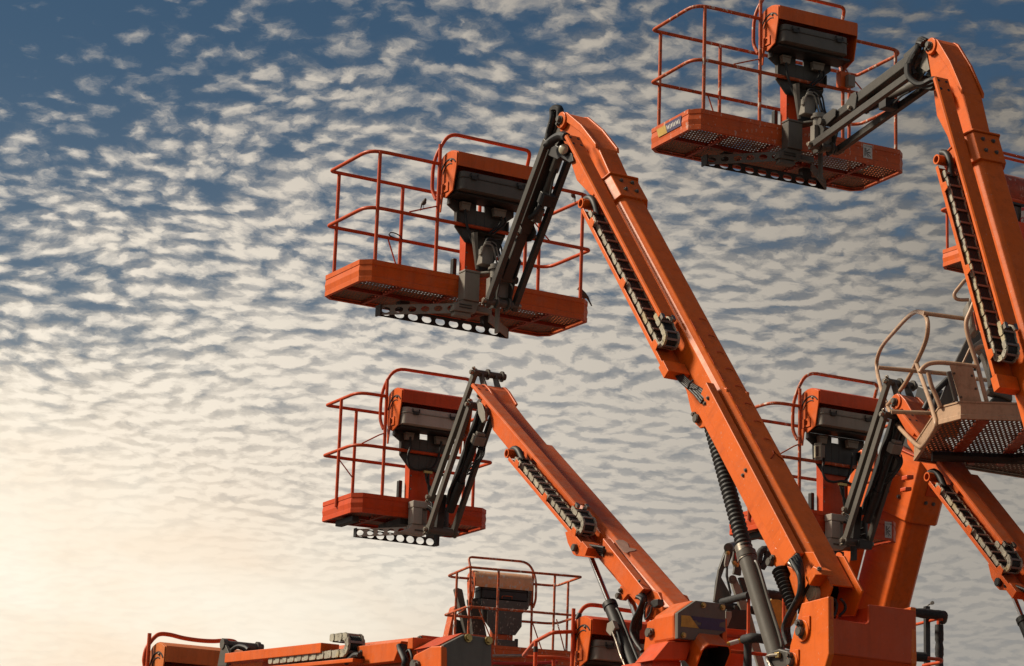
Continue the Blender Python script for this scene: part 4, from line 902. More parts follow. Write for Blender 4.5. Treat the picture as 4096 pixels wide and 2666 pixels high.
for q in c6((1172, 455), (1155, 500), (1478, 730)): mb.bolt(b3.w(b3.px(0, -.235, [q])[0]), -b3.a[0], .010, .006)
build('bolt', mb, MAT['grey'], hc, b3)
mb = MB(); mb.prism(b3, 2, b3.px(2, 1.7665, c6((1258, 368), (1290, 360), (1330, 362), (1370, 388), (1385, 430), (1420, 438), (1450, 446), (1432, 458), (1385, 466), (1365, 478), (1335, 472), (1290, 420))), .0015); build('primer_patch', mb, plain('sanded primer', (.60, .36, .27), .7, 0, .25, 14), L3, b3)
LUG3 = c6((808, 290), (850, 275), (935, 370), (1110, 400), (1110, 490), (1085, 525), (905, 505), (880, 490), (830, 385))
for x in (-.21, .10):
    mb = MB(); mb.pxprism(B3, 0, -.21, LUG3, .03); mb.v = [v+B3.a[0]*(x+.21) for v in mb.v]; lg = build('cylinder_lug', mb, MAT['orange'], L3, B3, bevel=.005)
    if x < 0: mb = MB(); mb.pin(pw(B3, -.212, c6((905, 432))), -B3.a[0], .035); build('lug_pin', mb, MAT['grey'], lg)
mb = MB(); mb.pxprism(B3, 0, -.18, c6((880, 330), (1000, 300), (1040, 340), (1120, 520), (1085, 525), (920, 500)), .27); build('lug_box', mb, MAT['under'], L3, B3)
for k in range(5):
    hose(L3, 'hydraulic_hose', B3, [B3.px(0, -.30+.02*k, [q])[0] for q in c6((950, 400+6*k), (1030, 410+12*k), (1100, 420+16*k), (1160, 430+18*k))], .013)
cylinder(L3, pw(B3, -.02, c6((1022, 470))), pw(B3, -.02, c6((1470, 1600))), .026, pw(B3, -.02, c6((1222, 970))), .060, MAT['black'])
mb = MB(); mb.pxprism(B3, 0, -.12, c6((1185, 1110), (1230, 1080), (1255, 1150), (1215, 1225), (1175, 1180)), .05); build('valve_block', mb, MAT['grey_lt'], L3, B3, bevel=.006)
for k in range(2):
    hose(L3, 'hydraulic_hose', B3, [B3.px(0, -.12+.03*k, [q])[0] for q in c6((1235+30*k, 1190-40*k), (1275+25*k, 1290-30*k), (1310+20*k, 1400), (1370, 1540))], .011, 'steel' if k == 0 else 'black')
for k in range(8):
    j = 9*k
    hose(L3, 'hydraulic_hose', B3, [B3.px(0, -.32+.02*k, [q])[0] for q in c6((1455+8*k, 870-5*k), (1500+5*k, 900), (1475-6*k+j, 980+8*k), (1425+j, 1080+10*k), (1405+j, 1180), (1440+j*.5, 1270+6*k), (1500, 1360))], .012 if k % 3 else .018)
hose(L3, 'hydraulic_hose', B3, [B3.px(0, -.3, [q])[0] for q in c6((1590, 960), (1575, 1020), (1530, 1070), (1525, 980), (1545, 920))], .009)
mb = MB(); mb.pxprism(B3, 0, -.25, c6((1575, 915), (1605, 895), (1640, 890), (1640, 950), (1605, 970), (1580, 960)), .06); build('junction_box', mb, MAT['dark'], L3, B3, bevel=.006)
mb = MB(); mb.pxprism(B3, 0, -.15, c6((1555, 800), (1640, 830), (1690, 930), (1680, 1040), (1540, 1080), (1530, 1000), (1600, 900)), .30); build('boom_foot', mb, MAT['orange'], L3, B3, bevel=.006)
mb = MB(); mb.pxprism(B3, 0, -.15, c6((1300, 780), (1330, 760), (1430, 850), (1370, 850), (1325, 905), (1292, 900)), .04); lg = build('cylinder_lug', mb, MAT['orange'], L3, B3, bevel=.005)
mb = MB(); mb.pin(pw(B3, -.15, c6((1300, 865))), -B3.a[0], .028); mb.bolt(pw(B3, -.15, c6((1315, 815))), -B3.a[0], .014, .016); build('lug_pin', mb, MAT['grey'], lg)
mb = MB(); mb.cyl(pw(B3, -.06, c6((1395, 880))), pw(B3, -.06, c6((1470, 1100))), .03, 14); build('cylinder_rod', mb, MAT['chrome'], L3, smooth=True)
LP = c6((1545, 1095), (1730, 1018), (1818, 1016), (1818, 1246), (1738, 1266), (1590, 1440), (1560, 1560), (1470, 1560), (1500, 1440))
mb = MB(); mb.pxprism(B3, 0, -.305, LP, .05); lp = build('base_side_plate', mb, MAT['orange'], L3, B3, bevel=.01)
mb = MB(); mb.pxprism(B3, 0, -.305, LP, .05); mb.v = [v+B3.a[0]*.44 for v in mb.v]; build('base_side_plate', mb, MAT['orange'], L3, B3, bevel=.01)
mb = MB(); mb.pin(pw(B3, -.305, c6((1575, 1195))), -B3.a[0], .04); mb.bolt(pw(B3, -.305, c6((1605, 1185))), -B3.a[0], .018, .03); mb.bolt(pw(B3, -.305, c6((1520, 1400))), -B3.a[0], .016, .02); mb.pin(pw(B3, -.305, c6((1510, 1440))), -B3.a[0], .03); build('pivot_pin', mb, MAT['grey'], lp)
mb = MB(); p = pw(B3, -.306, c6((1688, 1203))); mb.cyl(p, p-B3.a[0]*.002, .030, 18); build('plate_hole', mb, MAT['dark'], lp, B3)
def end_panel(root, B, cr, yf, pts, bolts, m_edge, m_panel, th=.05):
    mb = MB(); P = B.px(1, yf, cr(*pts)); mb.prism(B, 1, P, th); pn = build('end_panel', mb, m_panel, root, B, bevel=.006)
    c = sum(P, Vector())/len(P); mb = MB(); mb.prism(B, 1, [c+(p-c)*1.035+Vector((0, th+.001, 0)) for p in P], .32); build('counterweight', mb, m_edge, root, B, bevel=.02)
    mb = MB()
    for q in cr(*bolts): mb.bolt(B.w(B.px(1, yf, [q])[0]), -B.a[1], .016, .012)
    build('bolt', mb, MAT['brass'], pn, B); return pn
pn = end_panel(L3, B3, c6, -5.46, ((1822, 1015), (1985, 905), (2250, 935), (2253, 1182), (2085, 1272), (1822, 1246)), ((2048, 948), (2220, 968), (1870, 1217), (2050, 1237)), MAT['orange'], MAT['panel'])
mb = MB(); mb.prism(B3, 1, B3.px(1, -5.4612, c6((1852, 1036), (1930, 1042), (2010, 1155), (1848, 1138), (1852, 1090))), -.002); build('yellow_sticker', mb, MAT['yellow'], pn, B3)
mb = MB(); mb.prism(B3, 1, B3.px(1, -5.4612, c6((1942, 1044), (2246, 1078), (2243, 1092), (2200, 1105), (2190, 1140), (2240, 1150), (2244, 1180), (2022, 1158), (2000, 1128), (2032, 1128), (2034, 1102), (2000, 1098), (1998, 1085), (1945, 1080), (1965, 1070))), -.002); build('purple_sticker', mb, MAT['purple'], pn, B3)
mb = MB(); mb.pxprism(B3, 1, -5.40, c6((1740, 1270), (2085, 1275), (2250, 1260), (2250, 1330), (1950, 1300), (1900, 1440), (1600, 1440)), .3); build('base_underside', mb, MAT['red_orange'], L3, B3, bevel=.01)
mb = MB(); mb.pxprism(B3, 1, -5.25, c6((1960, 1300), (2180, 1320), (2140, 1560), (2010, 1560)), .25); build('swing_motor', mb, MAT['dark'], L3, B3, bevel=.02)
mb = MB(); mb.pxprism(B3, 1, -5.3, c6((1600, 1440), (1850, 1450), (1850, 1620), (1560, 1620)), .5); build('base_post', mb, MAT['red_orange'], L3, B3)
chassis(L3, B3, -5.4, -4.3, -2.2, .0)

# ================================================================== lift 4: right, behind the big boom
B4 = Fr(28.5347, 3.3268, 24.8675, 4.2951)
L4 = thing('boom_lift', 'red orange boom lift with small beige control unit on its black console support plate', 'boom lift', Vector((B4.w((0, -4.4, 0)).x, B4.w((0, -4.4, 0)).y, 0)), 28.53, GROUP)
platform(L4, B4, .775, .82, CH_B, MAT['red_orange'], MAT['rail_old'], railsB(zl=1.60), postsB, CROSS_B)
thin_braces(L4, B4, br3, MAT['rail_old'])
console(L4, B4, MAT['red_orange'], MAT['grey_lt'], MAT['dark'], MAT['red_orange'], x0=-.40, x1=.40, dz=.065, m_cap=MAT['orange'])
mount_box(L4, B4, MAT['bracket'])
jib_short(L4, B4, (-.345, .175), (-1.004, 1.35), (-.31, -.13), (-.95, 1.03), MAT['grey'])
b4 = boom(L4, B4, 44.7, 1.655, 1.462, 1.665, .0, 1.59, -1.22, -2.42, -2.64, -4.9, MAT['orange'], fly=FLY_STRAIGHT, us=-.37, vb=1.36)
nose_link(L4, B4, b4, .0, 1.59, (-1.004, 1.35), (-.95, 1.03))
caution_sticker(L4, B4, .575, .02, .085, .165)
mb = MB(); mb.pxprism(B4, 1, -.10, c4a((925, 1005), (1015, 992), (1020, 1222), (928, 1230)), .012); cu = build('control_unit', mb, MAT['grey_lt'], L4, B4, bevel=.003)
mb = MB(); mb.pxprism(B4, 1, -.087, c4a((1000, 1025), (1060, 1030), (1058, 1190), (1000, 1198)), .08); build('control_case', mb, MAT['beige'], cu, B4, bevel=.004)
mb = MB(); mb.pxprism(B4, 1, -.125, c4a((930, 1035), (1005, 1025), (1005, 1185), (930, 1195)), .024); build('control_face', mb, MAT['lens'], cu, B4, bevel=.004)
mb = MB(); mb.pxprism(B4, 1, -.128, c4a((938, 1047), (975, 1042), (975, 1175), (938, 1180)), .0028); build('control_window', mb, MAT['brown'], cu, B4)
for x in (-.2, .1):
    mb = MB(); mb.pxprism(B4, 0, -.2, c34((1325, 1180), (1440, 1235), (1640, 1390), (1630, 1465), (1440, 1450), (1410, 1420), (1360, 1330)), .03); mb.v = [v+B4.a[0]*(x+.2) for v in mb.v]; lg = build('cylinder_lug', mb, MAT['orange'], L4, B4, bevel=.005)
    if x < 0: mb = MB(); mb.pin(pw(B4, -.202, c34((1445, 1375))), -B4.a[0], .04); build('lug_pin', mb, MAT['dark'], lg)
cylinder(L4, pw(B4, 0, c34((1555, 1440))), pw(B4, 0, c34((1780, 2000))), .024, pw(B4, 0, c34((1690, 1780))), .055, MAT['black'])
for k in range(4): hose(L4, 'hydraulic_hose', B4, [B4.px(0, -.3+.02*k, [q])[0] for q in c34((1500, 1400+5*k), (1600, 1410+12*k), (1700, 1450+14*k), (1800, 1490+10*k))], .014)
chassis(L4, B4, -5.0, -3.9, -2.6, .0)

# ================================================================== lift 5: tan platform on a steep boom, right edge
K5 = .865
B5 = Fr(-1.17, 4.347*K5, 24.634*K5, 5.46*K5)
L5 = thing('boom_lift', 'boom lift with tan overspray platform and curved hoop rail on a steep octagonal orange boom', 'boom lift', Vector((4.6, 29.5, 0)), 28, GROUP)
W5, X5 = 2.2*K5, 2.3*K5
fl_, fr_ = B5.px(2, 0, c9((1062, 908), (1684, 1006))); W5 = fl_.y; sl5 = (fr_.y-fl_.y)/(fr_.x-fl_.x)
poly = [(.15, 0), (X5, 0), (X5, W5+sl5*X5), (fl_.x, W5), (0, .26)]
mb = MB(); t5 = .165*K5
ringwall(mb, B5, poly, [(-.03, .004), (-.03, 0), (.0, 0), (.0, .035), (-.004, .04), (-.004, .155), (.004, .157), (.004, t5), (-.02, t5), (-.02, .05)])
build('toe_board', mb, MAT['tan'], L5, B5)
mb = MB(); mb.add([B5.w((x, y, .03)) for x, y in offset(poly, -.01)], [list(range(5))]); build('deck', mb, MAT['deck_open'], L5, B5)
mb = MB()
for x in (.36, .82, 1.3): mb.box(B5, (x-.05, .04, -.002), (x+.05, W5-.48, .026))
for x in (.26, .54, .82, 1.2): mb.box(B5, (x-.035, W5-.40, -.03), (x+.035, W5-.02, .024))
build('deck_frame', mb, MAT['hood_worn'], L5, B5)
mb = MB(); mb.tube([B5.w((.12, W5-.45, -.04)), B5.w((X5, W5-.41, -.04))], .05, 8); build('deck_beam', mb, MAT['dark'], L5, B5)
mb = MB(); mb.tube([B5.w((.86, W5-.43, -.045)), B5.w((1.9, .39, -.045))], .05, 8); build('deck_beam', mb, MAT['dark'], L5, B5)
def t5tube(name, ax, val, cr, r=.0205, mat='tan', sm=True, n=5):
    P = [B5.w(p) for p in B5.px(ax, val if val > W5*.5 else val*K5, cr)]
    mb = MB(); mb.tube(smooth_path(P, n) if sm else P, r, 10); return build(name, mb, MAT[mat], L5, B5, smooth=True)
t5tube('hoop_rail', 0, -.02, c10((545, 985), (525, 915), (495, 830), (430, 648)), sm=False)
t5tube('hoop_rail', 0, -.02, c10((500, 335), (435, 322), (380, 355), (300, 440), (215, 540), (180, 620), (175, 690), (190, 770), (225, 890), (265, 980), (310, 1060), (370, 1130), (440, 1195), (480, 1195), (550, 1090), (560, 1050), (545, 985)))
t5tube('hoop_rail', 0, -.021, c10((440, 322), (490, 345), (508, 410), (495, 510), (435, 650), (355, 800), (240, 940)))
for a, b in (((185, 687), (640, 728)), ((270, 975), (550, 985))): t5tube('mid_rail', 1, W5*.75, c10(a, b), sm=False)
t5tube('top_rail', 1, .9, c10((480, 332), (760, 370)), sm=False)
t5tube('rail_post', 1, .06, c10((900, 940), (865, 810), (835, 690), (795, 560), (765, 460), (760, 385), (790, 310), (815, 240), (825, 205)))
t5tube('mid_rail', 1, .06, c10((455, 720), (480, 685), (525, 660), (600, 655), (700, 665), (825, 680)))
t5tube('mid_rail', 1, .07, c10((795, 595), (830, 560), (880, 550), (960, 565)))
t5tube('rail_post', 1, .25, c10((510, 720), (530, 800), (560, 870), (590, 945)))
t5tube('rail_brace', 1, .3, c10((738, 655), (785, 555)), .009, sm=False)
t5tube('mid_rail', 1, 1.8, c10((820, 760), (910, 770)), sm=False)
mb = MB(); mb.pxprism(B5, 1, K5*(.04), c10((650, 668), (800, 682), (866, 935), (722, 920)), .02); gp = build('gate_panel', mb, MAT['tan'], L5, B5, bevel=.004)
mb = MB()
for q in c10((680, 725), (795, 740), (725, 880), (820, 825)): mb.bolt(B5.w(B5.px(1, .04*K5, [q])[0]), -B5.a[1], .007, .004)
build('bolt', mb, MAT['grey'], gp, B5)
mb = MB(); mb.pxprism(B5, 1, K5*(.0), c10((628, 712), (660, 705), (710, 905), (680, 905)), .03); build('gate_pad', mb, MAT['grey'], L5, B5, bevel=.01)
mb = MB(); mb.pxprism(B5, 1, W5+.2, c10((795, 425), (880, 470), (700, 880), (640, 930), (575, 930), (600, 870), (690, 640)), .12); build('jib_tube', mb, MAT['grey'], L5, B5, bevel=.01)
mb = MB(); mb.pxprism(B5, 1, K5*(1.3), c10((800, 540), (860, 495), (920, 490), (960, 800), (930, 815), (880, 640), (860, 590)), .15); build('jib_bracket', mb, MAT['grey_lt'], L5, B5, bevel=.01)
mb = MB(); mb.pxprism(B5, 1, K5*(1.2), c10((900, 580), (960, 560), (1080, 830), (980, 828), (915, 800)), .15); build('jib_bracket', mb, MAT['grey'], L5, B5, bevel=.01)
mb = MB(); mb.pxprism(B5, 1, K5*(1.1), c10((900, 820), (1060, 830), (1060, 905), (1000, 880), (910, 850)), .15); build('jib_bracket', mb, MAT['grey'], L5, B5, bevel=.01)
mb = MB(); mb.pxprism(B5, 1, K5*(1.15), c10((910, 900), (960, 860), (1060, 900), (1060, 950), (920, 940)), .2); build('jib_motor', mb, MAT['dark'], L5, B5, bevel=.02)
for k in range(3): t5tube('levelling_rod', 1, 1.5, c10((810+22*k, 705-40*k), (880+12*k, 530+40*k)), .016, 'dark', sm=False)
t5tube('levelling_rod', 1, W5+.2, c10((485, 960), (530, 870), (640, 760)), .03, 'black', sm=False)
mb = MB(); mb.pxprism(B5, 1, K5*(.6), c10((768, 260), (800, 205), (830, 240), (860, 440), (820, 450), (780, 410)), .3); cb = build('control_box', mb, MAT['grey_lt'], L5, B5, bevel=.02)
mb = MB(); mb.pxprism(B5, 1, K5*(.55), c10((800, 280), (870, 330), (880, 430), (830, 440), (815, 370)), .04); build('control_lid', mb, MAT['hood_worn'], cb, B5)
t5tube('hood_guard', 1, .5, c10((790, 112), (755, 115), (715, 160), (682, 205), (690, 235), (720, 245), (775, 245)), .017)
# its boom: a steep column leaning towards the yard
CB = Fr(28, *(at_depth(c34((370, 1549))[0], 27.6)-Vector((0, 0, CAMZ))))
cc, cs = math.cos(R(66)), math.sin(R(66)); X, Y, Z = CB.a
cf = Fr(0, *CB.o, axes=(X, -Y*cc+Z*cs, Y*cs+Z*cc))
# local: x to the right, u up the boom, third axis away from the yard's front
def col_box(name, x0, x1, u0, u1, n0, n1, mat, bv=.02, root=None):
    mb = MB(); mb.box(cf, (x0, u0, n0), (x1, u1, n1)); return build(name, mb, mat, root or L5, cf, bevel=bv)
mb = MB(); sec = [(0, 0), (.20, 0), (.31, .09), (.31, .62), (.22, .70), (.0, .70), (-.12, .60), (-.12, .12)]
sec = [(0, 0), (.235, .0), (.31, .07), (.31, .62), (.25, .68), (.02, .68), (-.05, .61), (-.05, .05)]
UC = cf.px(2, 0, c34((600, 780)))[0].y+.42
vs = [cf.w((x, u, n)) for u in (-3.2, UC) for x, n in sec]; n = len(sec)
mb.add(vs, [[i, (i+1) % n, n+(i+1) % n, n+i] for i in range(n)]+[list(range(n)), list(range(2*n-1, n-1, -1))]); build('main_boom', mb, MAT['orange'], L5, cf, bevel=.015)
mb = MB(); e = .045
vs = [cf.w((x+(e if x > .1 else -e), u, nn+(e if nn > .3 else -e))) for u in (UC-.42, UC+.28) for x, nn in sec]
mb.add(vs, [[i, (i+1) % n, n+(i+1) % n, n+i] for i in range(n)]+[list(range(n)), list(range(2*n-1, n-1, -1))]); hd = build('boom_head', mb, MAT['orange'], L5, cf, bevel=.012)
mb = MB()
for x, u in ((.10, UC-.02), (.2, UC-.02), (.08, UC-.18), (.18, UC-.18)): mb.bolt(cf.w((x, u, -e)), -cf.a[2], .014, .01)
for u, nn in ((UC-.0, .2), (UC-.2, .2), (UC, .42), (UC-.2, .42)): mb.bolt(cf.w((-.05-e, u, nn)), -cf.a[0], .016, .012)
build('bolt', mb, MAT['grey'], hd, cf)
mb = MB(); mb.box(cf, (.05, UC-.10, -e-.012), (.27, UC+.06, -e-.0005)); mb.box(cf, (-.13, UC+.281, -.05), (.36, UC+.295, .62)); build('head_plate', mb, MAT['red_orange'], hd, cf, bevel=.003)
col_box('fly_boom', -.02, .25, UC+.3, UC+1.0, .10, .48, MAT['dark'])
col_box('fly_collar', -.09, .31, UC+.55, UC+.80, .0, .56, MAT['orange'], .01)
col_box('side_rail', -.36, -.20, -3.2, cf.px(2, .42, c34((520, 168)))[0].y, .42, .80, MAT['orange'], .01)
for k, (a, b) in enumerate((((505, 420), (570, 460)), ((520, 300), (590, 345)))):
    mb = MB(); mb.pxprism(CB, 1, CB.l(cf.w((0, UC+.4, 0))).y-.05, c34(a, (b[0], a[1]), b, (a[0], b[1])), .1); build('slide_block', mb, MAT['red_orange'], L5, CB, bevel=.01)
chassis(L5, Fr(28, 4.1, 29.0, -1.0), -.9, .9, -.2, 0)

# ================================================================== lift 6: right edge, seen from the operator side
B6f = Fr(30.39, 6.021, 27.795, 8.013); o6 = B6f.w((.445, 0, 0)); B6f = Fr(30.39, o6.x, o6.y, o6.z-CAMZ); B6 = B6f.turned(.8436)
L6 = thing('boom_lift', 'far orange boom lift cut off by the right edge, hood worn to rusty dark red', 'boom lift', Vector((o6.x+1.0, o6.y+3.0, 0)), 30.4, GROUP)
platform(L6, B6, 1.22, .8436, CH_A, MAT['orange'], MAT['rail'], railsA(), postsA(), CROSS_A)
console(L6, B6, MAT['hood_worn'], MAT['dark'], MAT['grey'], MAT['red_orange'], x0=-.62, x1=.30)
mb = MB(); mb.prism(B6f, 1, B6f.px(1, .755, c66((1030, 772), (1075, 772), (1070, 1020), (1020, 1012))), -.002); st = build('warning_sticker', mb, MAT['white'], L6, B6f)
mb = MB(); mb.prism(B6f, 1, B6f.px(1, .7525, c66((1031, 776), (1074, 776), (1073, 812), (1030, 812))), -.001); build('sticker_header', mb, MAT['red'], st, B6f)
mb = MB(); c = B6f.w(B6f.px(1, .752, c66((1050, 925)))[0]); ring = [c+B6f.a[0]*.045*math.cos(a*.5236)+B6f.a[2]*.045*math.sin(a*.5236) for a in range(13)]
mb.tube(ring, .006, 5); mb.tube([ring[2], ring[8]], .005, 5); build('prohibition_ring', mb, MAT['red'], st, B6f)
mb = MB(); mb.box(B6, (-1.15, -.45, -6.0), (-.8, -.12, -.12)); build('mast', mb, MAT['orange'], L6, B6, bevel=.01)
chassis(L6, B6, -1.2, .4, -5.9, -1.0)

# ================================================================== lift 7: lowered boom at the bottom left
B7 = Fr(30, 0, 0, 0); p7 = at_depth((665, 2585), 21.5); off = B7.w((-.42, -.235, 1.305))-B7.o; o7 = p7-off; B7 = Fr(30, o7.x, o7.y, o7.z-CAMZ)
L7 = thing('boom_lift', 'boom lift with its boom lowered nearly level along the bottom edge, faded orange hood', 'boom lift', Vector((B7.w((0, -5, 0)).x, B7.w((0, -5, 0)).y, 0)), 30, GROUP)
platform(L7, B7, 1.22, .8436, CH_A, MAT['orange'], MAT['rail'], [r for r in railsA() if r[0] == 'mid_rail'], [(x, y, z0, H1 if abs(x) > .5 or y > .5 else z1) for x, y, z0, z1 in postsA()], CROSS_A)
mb = MB(); P = [B7.w(p) for p in B7.px(1, .06, c57((125, 771), (122, 720), (140, 650), (185, 590), (225, 567), (290, 572), (370, 592), (470, 607), (560, 612), (640, 608), (690, 614), (712, 632), (718, 660)))]
mb.tube(smooth_path(P), .0185, 10); build('hood_guard', mb, MAT['rail'], L7, B7, smooth=True)
console(L7, B7, MAT['faded'], MAT['grey'], MAT['grey'], MAT['red_orange'])
mount_perforated(L7, B7, MAT['grey_lt'])
mb = MB(); mb.pxprism(B7, 0, -.16, c57((585, 771), (600, 690), (612, 630), (625, 615), (640, 640), (660, 690), (640, 771)), .03); mb.pxprism(B7, 0, .12, c57((585, 771), (600, 690), (612, 630), (625, 615), (640, 640), (660, 690), (640, 771)), .03)
build('jib_link', mb, MAT['grey'], L7, B7, bevel=.004)
mb = MB(); a = pw(B7, -.16, c57((622, 628))); mb.cyl(a, a+B7.a[0]*.36, .03, 12); mb.cyl(a-B7.a[0]*.01, a+B7.a[0]*.03, .045, 12); mb.cyl(a+B7.a[0]*.30, a+B7.a[0]*.33, .045, 12); build('pivot_tube', mb, MAT['grey'], L7, B7, smooth=True)
for k in range(5):
    hose(L7, 'hydraulic_hose', B7, [B7.px(0, -.12+.03*k, [q])[0] for q in c57((620+10*k, 760), (650+6*k, 700-4*k), (690, 660-3*k), (725+8*k, 642+5*k), (765, 650+10*k), (785-8*k, 665+10*k))], .018)
bx = c57
s0, s1 = B7.px(0, -.33, bx((645, 690), (1255, 622))); ang7 = math.degrees(math.atan2(s0.z-s1.z, s0.y-s1.y)); b7 = B7.boom(ang7)
S = b7.px(0, -.33, bx((645, 690), (1255, 622), (1400, 640))); vs7 = (S[0].z+S[1].z)/2; ub = b7.px(0, -.33, bx((1405, 690)))[0].y
tr7 = b7.px(0, -.33, bx((960, 771)))[0]; vtr = b7.px(0, -.33, bx((1300, 735)))[0].z
mb = MB(); mb.box(b7, (-.344, S[1].y, vs7-.075), (-.19, S[0].y, vs7)); build('cover_strip', mb, MAT['orange'], L7, b7, bevel=.004)
chain(L7, b7, -.33, -.19, vtr+.02, .058, tr7.y+.12, ub, max(.06, (vs7-vtr-.10)/2))
mb = MB(); mb.box(b7, (-.35, ub-.15, vtr-.03), (-.15, tr7.y+.3, vtr-.001)); build('chain_tray', mb, MAT['orange'], L7, b7, bevel=.004)
top7 = b7.px(0, -.13, bx((1410, 632), (1885, 573))); vt7 = (top7[0].z+top7[1].z)/2
mb = MB(); mb.prism(b7, 1, [(-.145, top7[1].y, vt7-.42), (-.145, top7[1].y, vt7-.06), (-.10, top7[1].y, vt7), (.10, top7[1].y, vt7), (.145, top7[1].y, vt7-.06), (.145, top7[1].y, vt7-.42)], S[0].y-top7[1].y-.3); build('main_boom', mb, MAT['orange'], L7, b7, bevel=.008)
mb = MB(); mb.pxprism(B7, 0, -.26, c15((105, 500), (815, 415), (695, 735), (155, 795)), .09); hc = build('hose_cover', mb, MAT['orange'], L7, B7, bevel=.005)
mb = MB()
for q in c15((180, 595), (172, 690)): mb.bolt(pw(B7, -.26, [q]), -B7.a[0], .012, .006)
build('bolt', mb, MAT['grey'], hc, B7)
mb = MB(); mb.pxprism(B7, 0, -.30, c15((918, 370), (995, 355), (990, 540), (905, 545)), .16); jb = build('switch_cover', mb, MAT['orange'], L7, B7, bevel=.006)
for k in range(4): hose(L7, 'hydraulic_hose', B7, [B7.px(0, -.32+.02*k, [q])[0] for q in c15((780+25*k, 480), (800+20*k, 560), (840+8*k, 650), (870+10*k, 740), (850+20*k, 840))], .022)
hose(L7, 'hydraulic_hose', B7, [B7.px(0, -.3, [q])[0] for q in c15((900, 590), (940, 560), (970, 620), (985, 700), (970, 790))], .010)
for k in range(4): hose(L7, 'hydraulic_hose', B7, [B7.px(0, -.32+.03*k, [q])[0] for q in c15((-60, 760-10*k), (20, 690-12*k), (90, 640-8*k), (150, 640+12*k))], .02)
mb = MB(); mb.pxprism(B7, 1, B7.px(0, -.14, c15((1138, 320)))[0].y, c15((1138, 320), (1490, 357), (1500, 560), (1155, 560)), .03); build('boom_end_plate', mb, MAT['red_orange'], L7, B7, bevel=.006)
mb = MB(); mb.pxprism(B7, 0, -.15, c15((1065, 345), (1138, 320), (1160, 560), (1050, 640), (1000, 600)), .04); ft = build('boom_foot', mb, MAT['orange'], L7, B7, bevel=.004)
mb = MB()
for q in c15((1125, 378), (1140, 550)): mb.bolt(pw(B7, -.15, [q]), -B7.a[0], .014, .012)
mb.pin(pw(B7, -.15, c15((1085, 505))), -B7.a[0], .03); build('bolt', mb, MAT['grey'], ft, B7)
LP = c15((975, 830), (1000, 660), (1025, 630), (1290, 495), (1445, 490), (1445, 1000), (960, 1000))
mb = MB(); mb.pxprism(B7, 0, -.30, LP, .05); lp = build('base_side_plate', mb, MAT['orange'], L7, B7, bevel=.01)
mb = MB(); mb.pin(pw(B7, -.30, c15((1050, 795))), -B7.a[0], .035); mb.bolt(pw(B7, -.30, c15((1090, 795))), -B7.a[0], .018, .02); build('pivot_pin', mb, MAT['grey'], lp)
y7 = B7.px(0, -.30, c15((1445, 490)))[0].y
mb = MB(); P = B7.px(1, y7, c15((1478, 480), (1810, 312), (2248, 372), (2252, 1000), (1478, 1000))); mb.prism(B7, 1, P, .05); pn = build('end_panel', mb, MAT['panel'], L7, B7, bevel=.008)
mb = MB(); P = B7.px(1, y7+.051, c15((1440, 482), (1390, 485), (1775, 290), (2262, 350), (2266, 1000), (1440, 1000))); mb.prism(B7, 1, P, .35); build('counterweight', mb, MAT['red_orange'], L7, B7, bevel=.012)
mb = MB()
for q in c15((1868, 370), (2190, 410)): mb.bolt(B7.w(B7.px(1, y7, [q])[0]), -B7.a[1], .020, .014)
build('bolt', mb, MAT['brass'], pn, B7)
chassis(L7, B7, y7+.2, y7+1.5, o7.z*-1+1.9, .1)

# ================================================================== lift 8: spattered old platform seen from the operator side
B8f = Fr(18.97, .306, 34.248, 3.991); W8 = 1.03; B8 = B8f.turned(W8)
L8 = thing('boom_lift', 'old boom lift low in the middle, hood covered in white paint splashes, rusty rails', 'boom lift', Vector((B8f.w((0, 4.2, 0)).x, B8f.w((0, 4.2, 0)).y, 0)), 19, GROUP)
l8 = .80
posts8 = [(-.431, W8-.02, .05, H2), (.389, W8-.02, .05, H2), (-.465, .014, T-.1, 1.42), (.465, .014, T-.1, 1.42), (-.82, .5, .05, H2), (.82, .5, .05, H2)]
platform(L8, B8, l8, W8, CH_B, MAT['orange_old'], MAT['rail_old'], railsB(l=.82, yb=W8-.02), posts8, CROSS_B)
thin_braces(L8, B8, [('rail_brace', [(.66, W8-.02, .70), (.45, W8-.02, .25)], 0), ('rail_brace', [(.48, .014, .85), (.66, .014, .70)], 0), ('rail_brace', [(-.47, .014, .72), (-.66, .014, .25)], 0), ('rail_brace', [(-.66, .5, .70), (-.8, .5, .25)], 0)], MAT['rail_old'], .009)
console(L8, B8, MAT['hood_old'], MAT['dark'], MAT['grey_sp'], MAT['orange_old'], x0=-.43, x1=.42, dz=.02, m_cap=MAT['orange_old'], arc_n=8)
AP = [(-.35, .945), (-.35, .86), (-.255, .78), (-.255, .60), (-.165, .47), (.165, .47), (.255, .60), (.255, .78), (.35, .86), (.35, .945)]
mb = MB(); mb.prism(B8, 1, [(x, .192, z) for x, z in AP], .012); build('console_apron', mb, MAT['grey_sp'], L8, B8, bevel=.003)
mb = MB(); mb.prism(B8, 1, [(-.15, .205, .20), (.15, .205, .20), (.15, .205, .385), (-.15, .205, .385)], .10); build('battery_box', mb, MAT['grey_sp'], L8, B8, bevel=.02)
mb = MB(); mb.tube([B8.w(p) for p in fillet([(.02, .10, .985), (.02, .13, 1.02), (-.13, .13, 1.02), (-.13, .10, .985)], .02)], .006, 7); build('hood_handle', mb, MAT['rail_old'], L8, B8, smooth=True)
for nm, mt, pts in (('worn_rail', 'steel', ((690, 1412), (1135, 1408))), ('worn_rail', 'red', ((690, 1508), (1200, 1515), (1560, 1492)))):  # two worn rails of another machine, parented to this lift
    mb = MB(); mb.tube([B8f.w(p) for p in B8f.px(1, -.12, c8(*pts))], .021, 10); build(nm, mb, MAT[mt], L8, B8f, smooth=True)
y8 = W8+.55
